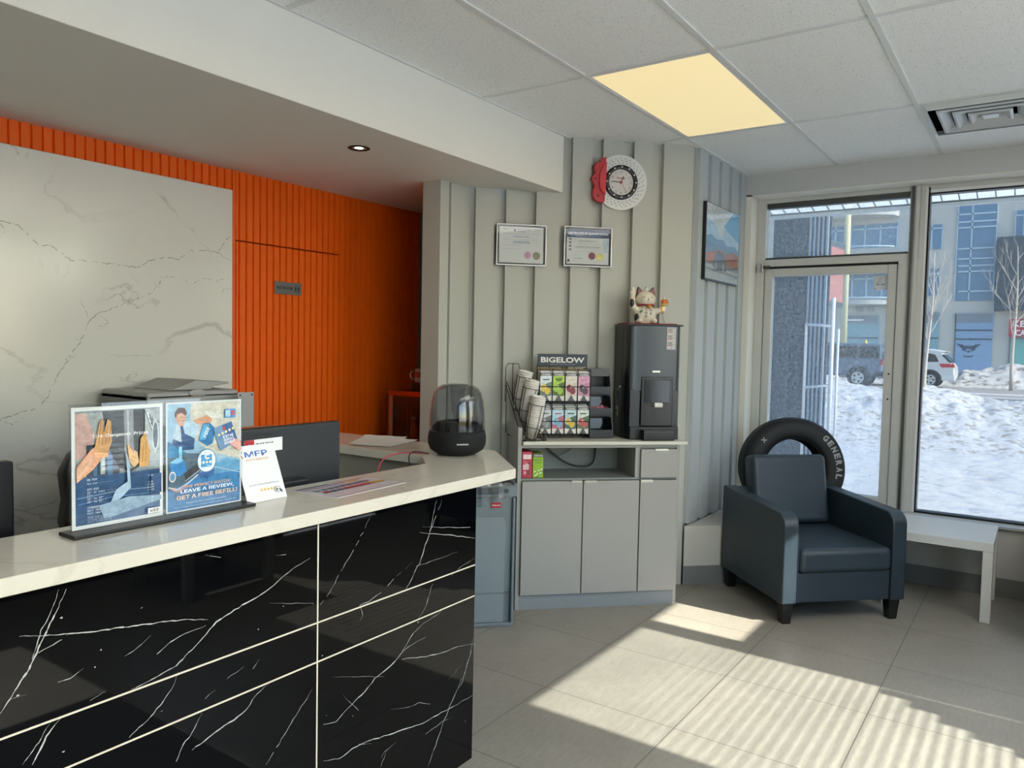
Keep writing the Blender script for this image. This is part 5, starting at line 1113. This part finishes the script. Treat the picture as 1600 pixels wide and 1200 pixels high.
b = MB(); o = at(1513, 552, 0, XB-.1); k_ = abs(at(1514, 552, 0, XB-.1).y-o.y)*1.15; dk = M('3d5068', .6, var=0)
def dp(pts): b.face([(XB-.08, o.y-(x)*k_, o.z+z*k_) for x, z in pts], dk)
dp([(-17, 15), (-8, 14), (-7, 8), (-11, 9)]); dp([(17, 15), (11, 9), (7, 8), (8, 14)]); dp([(-9, 12), (9, 12), (9, 5), (4, 3), (3, 7), (-3, 7), (-4, 3), (-9, 5)]); dp([(-3, 4), (3, 4), (0, 0)]); dp([(-8, -2), (-4, -4), (4, -4), (8, -2), (5, -6), (-5, -6)])
b.build('dog_graphic', t)
b = MB(); R_(b, 1577, 499, 1640, 527, M('a83a44', .5), -.85, -.75); ob = b.build('shop_sign')
tag(ob, 'red shop sign with white letters on the building across the road', 'sign')
b = MB(); ftext('KE', 1582, 1602, 501, 511, M('e6dcdc', .6), .03); ftext('CA', 1586, 1602, 515, 525, M('e6dcdc', .6), .03); b.build('sign_lettering', ob)
# ---- vehicles
def car(name, label, X, ypx, prof, wins, col, L, wheel_t, wr_, tail, z0=-.05, cat='car'):
    """prof: side outline, t metres forward of the tail; the car points to +y"""
    yr = at(ypx, 590, 0, X).y; t = thing(name, label, cat, (X, yr, z0), 0); pm = M(col, .25, .1, var=.02, coat=.5); W_ = 1.85
    b = MB(); b.prism(prof, 0, W_, pm, 'x', bev=.06, seg=3); b.build('body', t)
    for wn in wins:
        b = MB(); b.prism(wn, -.012, W_+.012, M('1c2830', .1), 'x'); b.build('side_window', t)
    for wt_ in wheel_t:
        for xx in (-.02, W_-.22):
            b = MB(); b.cyl((xx, wt_, wr_), (xx+.24, wt_, wr_), wr_, M('141517', .7), n=28); b.cyl((xx-.01, wt_, wr_), (xx+.25, wt_, wr_), wr_*.62, M('b9bcbf', .35, .6), n=20)
            for s5 in range(5):
                aa = s5*2*pi/5; b.cyl((xx-.014, wt_+wr_*.38*cos(aa+.6), wr_+wr_*.38*sin(aa+.6)), (xx-.011, wt_+wr_*.38*cos(aa+.6), wr_+wr_*.38*sin(aa+.6)), wr_*.13, M_blk, n=8)
            b.build('wheel', t)
        b = MB(); b.prism([(wt_+(wr_+.09)*cos(k*pi/12), wr_+(wr_+.09)*sin(k*pi/12)) for k in range(13)], -.006, .05, M('2a2c30', .6), 'x'); b.build('wheel_arch', t)
    for (pts, c, nm) in tail:
        b = MB(); b.prism(pts, -.02, .25, M(c, .3), 'x'); b.build(nm, t)
    return t
car('suv_car', 'white sport utility car parked across the road behind the sapling', 38.9, 1491, [(.05, .35), (0, .62), (.02, .95), (.14, 1.12), (.50, 1.55), (.36, 1.66), (.9, 1.75), (2.4, 1.78), (3.1, 1.62), (3.75, 1.18), (4.7, 1.0), (4.86, .6), (4.8, .32)],
    [[(.62, 1.18), (.78, 1.50), (1.25, 1.60), (1.30, 1.16)], [(1.38, 1.16), (1.36, 1.60), (2.3, 1.62), (2.3, 1.14)], [(2.38, 1.14), (2.38, 1.62), (3.0, 1.50), (3.5, 1.14)], [(.10, 1.16), (.46, 1.52), (.54, 1.50), (.22, 1.16)]], 'd0d3d2', 4.86, (.95, 3.85), .37,
    [([(.0, .95), (.06, 1.10), (.62, 1.10), (.5, .93)], 'c02030', 'tail_light'), ([(-.02, .36), (0, .60), (.45, .55), (.5, .36)], 'd9dbda', 'rear_bumper')])
car('off_road_car', 'dark boxy four wheel drive car seen through the glass door', 36.2, 1377, [(.03, .5), (0, .9), (.06, 1.88), (.2, 1.93), (2.9, 1.95), (3.15, 1.85), (3.4, 1.28), (4.5, 1.2), (4.6, .8), (4.55, .5)],
    [[(.14, 1.28), (.18, 1.80), (.92, 1.80), (.94, 1.28)], [(1.02, 1.28), (1.02, 1.80), (1.92, 1.80), (1.92, 1.28)], [(2.0, 1.28), (2.0, 1.80), (2.85, 1.80), (3.1, 1.28)]], '56657a', 4.6, (.95, 3.7), .42,
    [([(-.02, 1.0), (-.02, 1.25), (.06, 1.25), (.06, 1.0)], 'a02a30', 'tail_light'), ([(-.04, .5), (-.04, .72), (.3, .70), (.3, .5)], '20262c', 'rear_bumper')])
# pole and bollard
b = MB(); p0, p1 = at(1318, 545, 0, 46), at(1326, 300, 0, 46); b.cyl((46, p0.y, -.1), (46, p1.y, p1.z+2), .17, M('c4bf9c', .8), n=16); tag(b.build('utility_pole'), 'pale yellowish round utility pole behind the dark car', 'pole')
p0 = at(1352.5, 545, 0, 47)
b = MB(); b.lathe([(.09, 0), (.09, 1.55), (.075, 1.75), (.03, 1.83), (0, 1.85)], M('d9b830', .5), 16); b.lathe([(.092, 1.2), (.092, 1.3)], M('e6e2d2', .5), 16); tag(b.build('bollard'), 'tall yellow bollard in front of the shutter across the road', 'bollard', None, (47, p0.y, .35))
b = MB(); b.box((46.7, p0.y-.5, -.05), (47.4, p0.y+.5, .36), M_dirty, .08); o = b.build('snow_heap'); o['kind'] = 'stuff'; tag(o, 'small heap of dirty snow around the yellow bollard', 'snow heap')
# bare saplings
def sapling(X, bx, by, tx_, ty_, z0, r, label, seed, spread, n1, dm=.8):
    rn = random.Random(seed); p0 = at(bx, by, 0, X); p1 = at(tx_, ty_, 0, X); t = thing('bare_tree', label, 'tree', (X, p0.y, z0)); Hh = p1.z-z0; dy = p1.y-p0.y; m = M('b5aca2', .8, var=.12)
    tr = [Vector((0, dy*(k/8)+.03*Hh*sin(k*.9)*.2, Hh*k/8)) for k in range(9)]
    b = MB(); b.tube(tr, [r*(1-.85*k/8) for k in range(9)], m, n=10); b.build('trunk', t)
    def grow(b, p, d, L, r_, lv):
        pts = [p]; q = p
        for s_ in range(4):
            d = (d+Vector((rn.uniform(-.12, .12), rn.uniform(-.12, .12), .10))).normalized(); q = q+d*L/4; pts.append(q)
            if lv > 0 and s_ > 0:
                for _ in range(1 if lv == 1 else 2):
                    a = rn.uniform(0, 2*pi); e = (d+Vector((cos(a), sin(a), .3))*.55).normalized(); grow(b, q, e, L*rn.uniform(.35, .55), r_*.55, lv-1)
        b.tube(pts, [r_*(1-.18*k) for k in range(5)], m, n=5, cap=False)
    for k in range(n1):
        q = .36+.6*k/n1; a = k*2.4+rn.random(); i = int(q*8); p = tr[i].lerp(tr[min(8, i+1)], q*8-i); d = Vector((cos(a)*spread, sin(a)*spread, dm)).normalized()
        b = MB(); grow(b, p, d, Hh*(.40-.26*q)*rn.uniform(.8, 1.1), r*.28*(1.1-q*.6), 2 if q < .8 else 1); b.build('branch', t)
    return t
sapling(17.2, 1443, 618, 1462, 395, .55, .045, 'thin leafless sapling in the snow near the white car', 3, .55, 14)
sapling(39.5, 1582, 574, 1592, 385, -.05, .085, 'leafless young tree at the right of the far snow bank', 8, .75, 11, .9)
# small notice stuck inside the door glass
t = thing('door_notice', 'small white no smoking notice stuck on the upper door glass', 'notice', (XF-.006, .925, 1.965))
b = MB(); b.box((-.001, -.042, -.048), (0, .042, .048), M('c9ced0', .5)); b.build('paper', t)
b = MB(); xx = Vector((0, -1, 0)); a = Art(b, (-.0012, .042, -.048), xx, Z_, .084, .096)
a.line([(.28, .45), (.42, .8)], .002, '4a4e52').line([(.45, .5), (.58, .85), (.5, .9)], .002, '4a4e52').rect(.2, .36, .42, .41, '3a3e42').rect(.55, .36, .82, .41, '3a3e42').rect(.08, .08, .16, .14, '5a5e62').line([(.2, .5), (.34, .62)], .0015, '6a6e72'); b.build('printing', t)
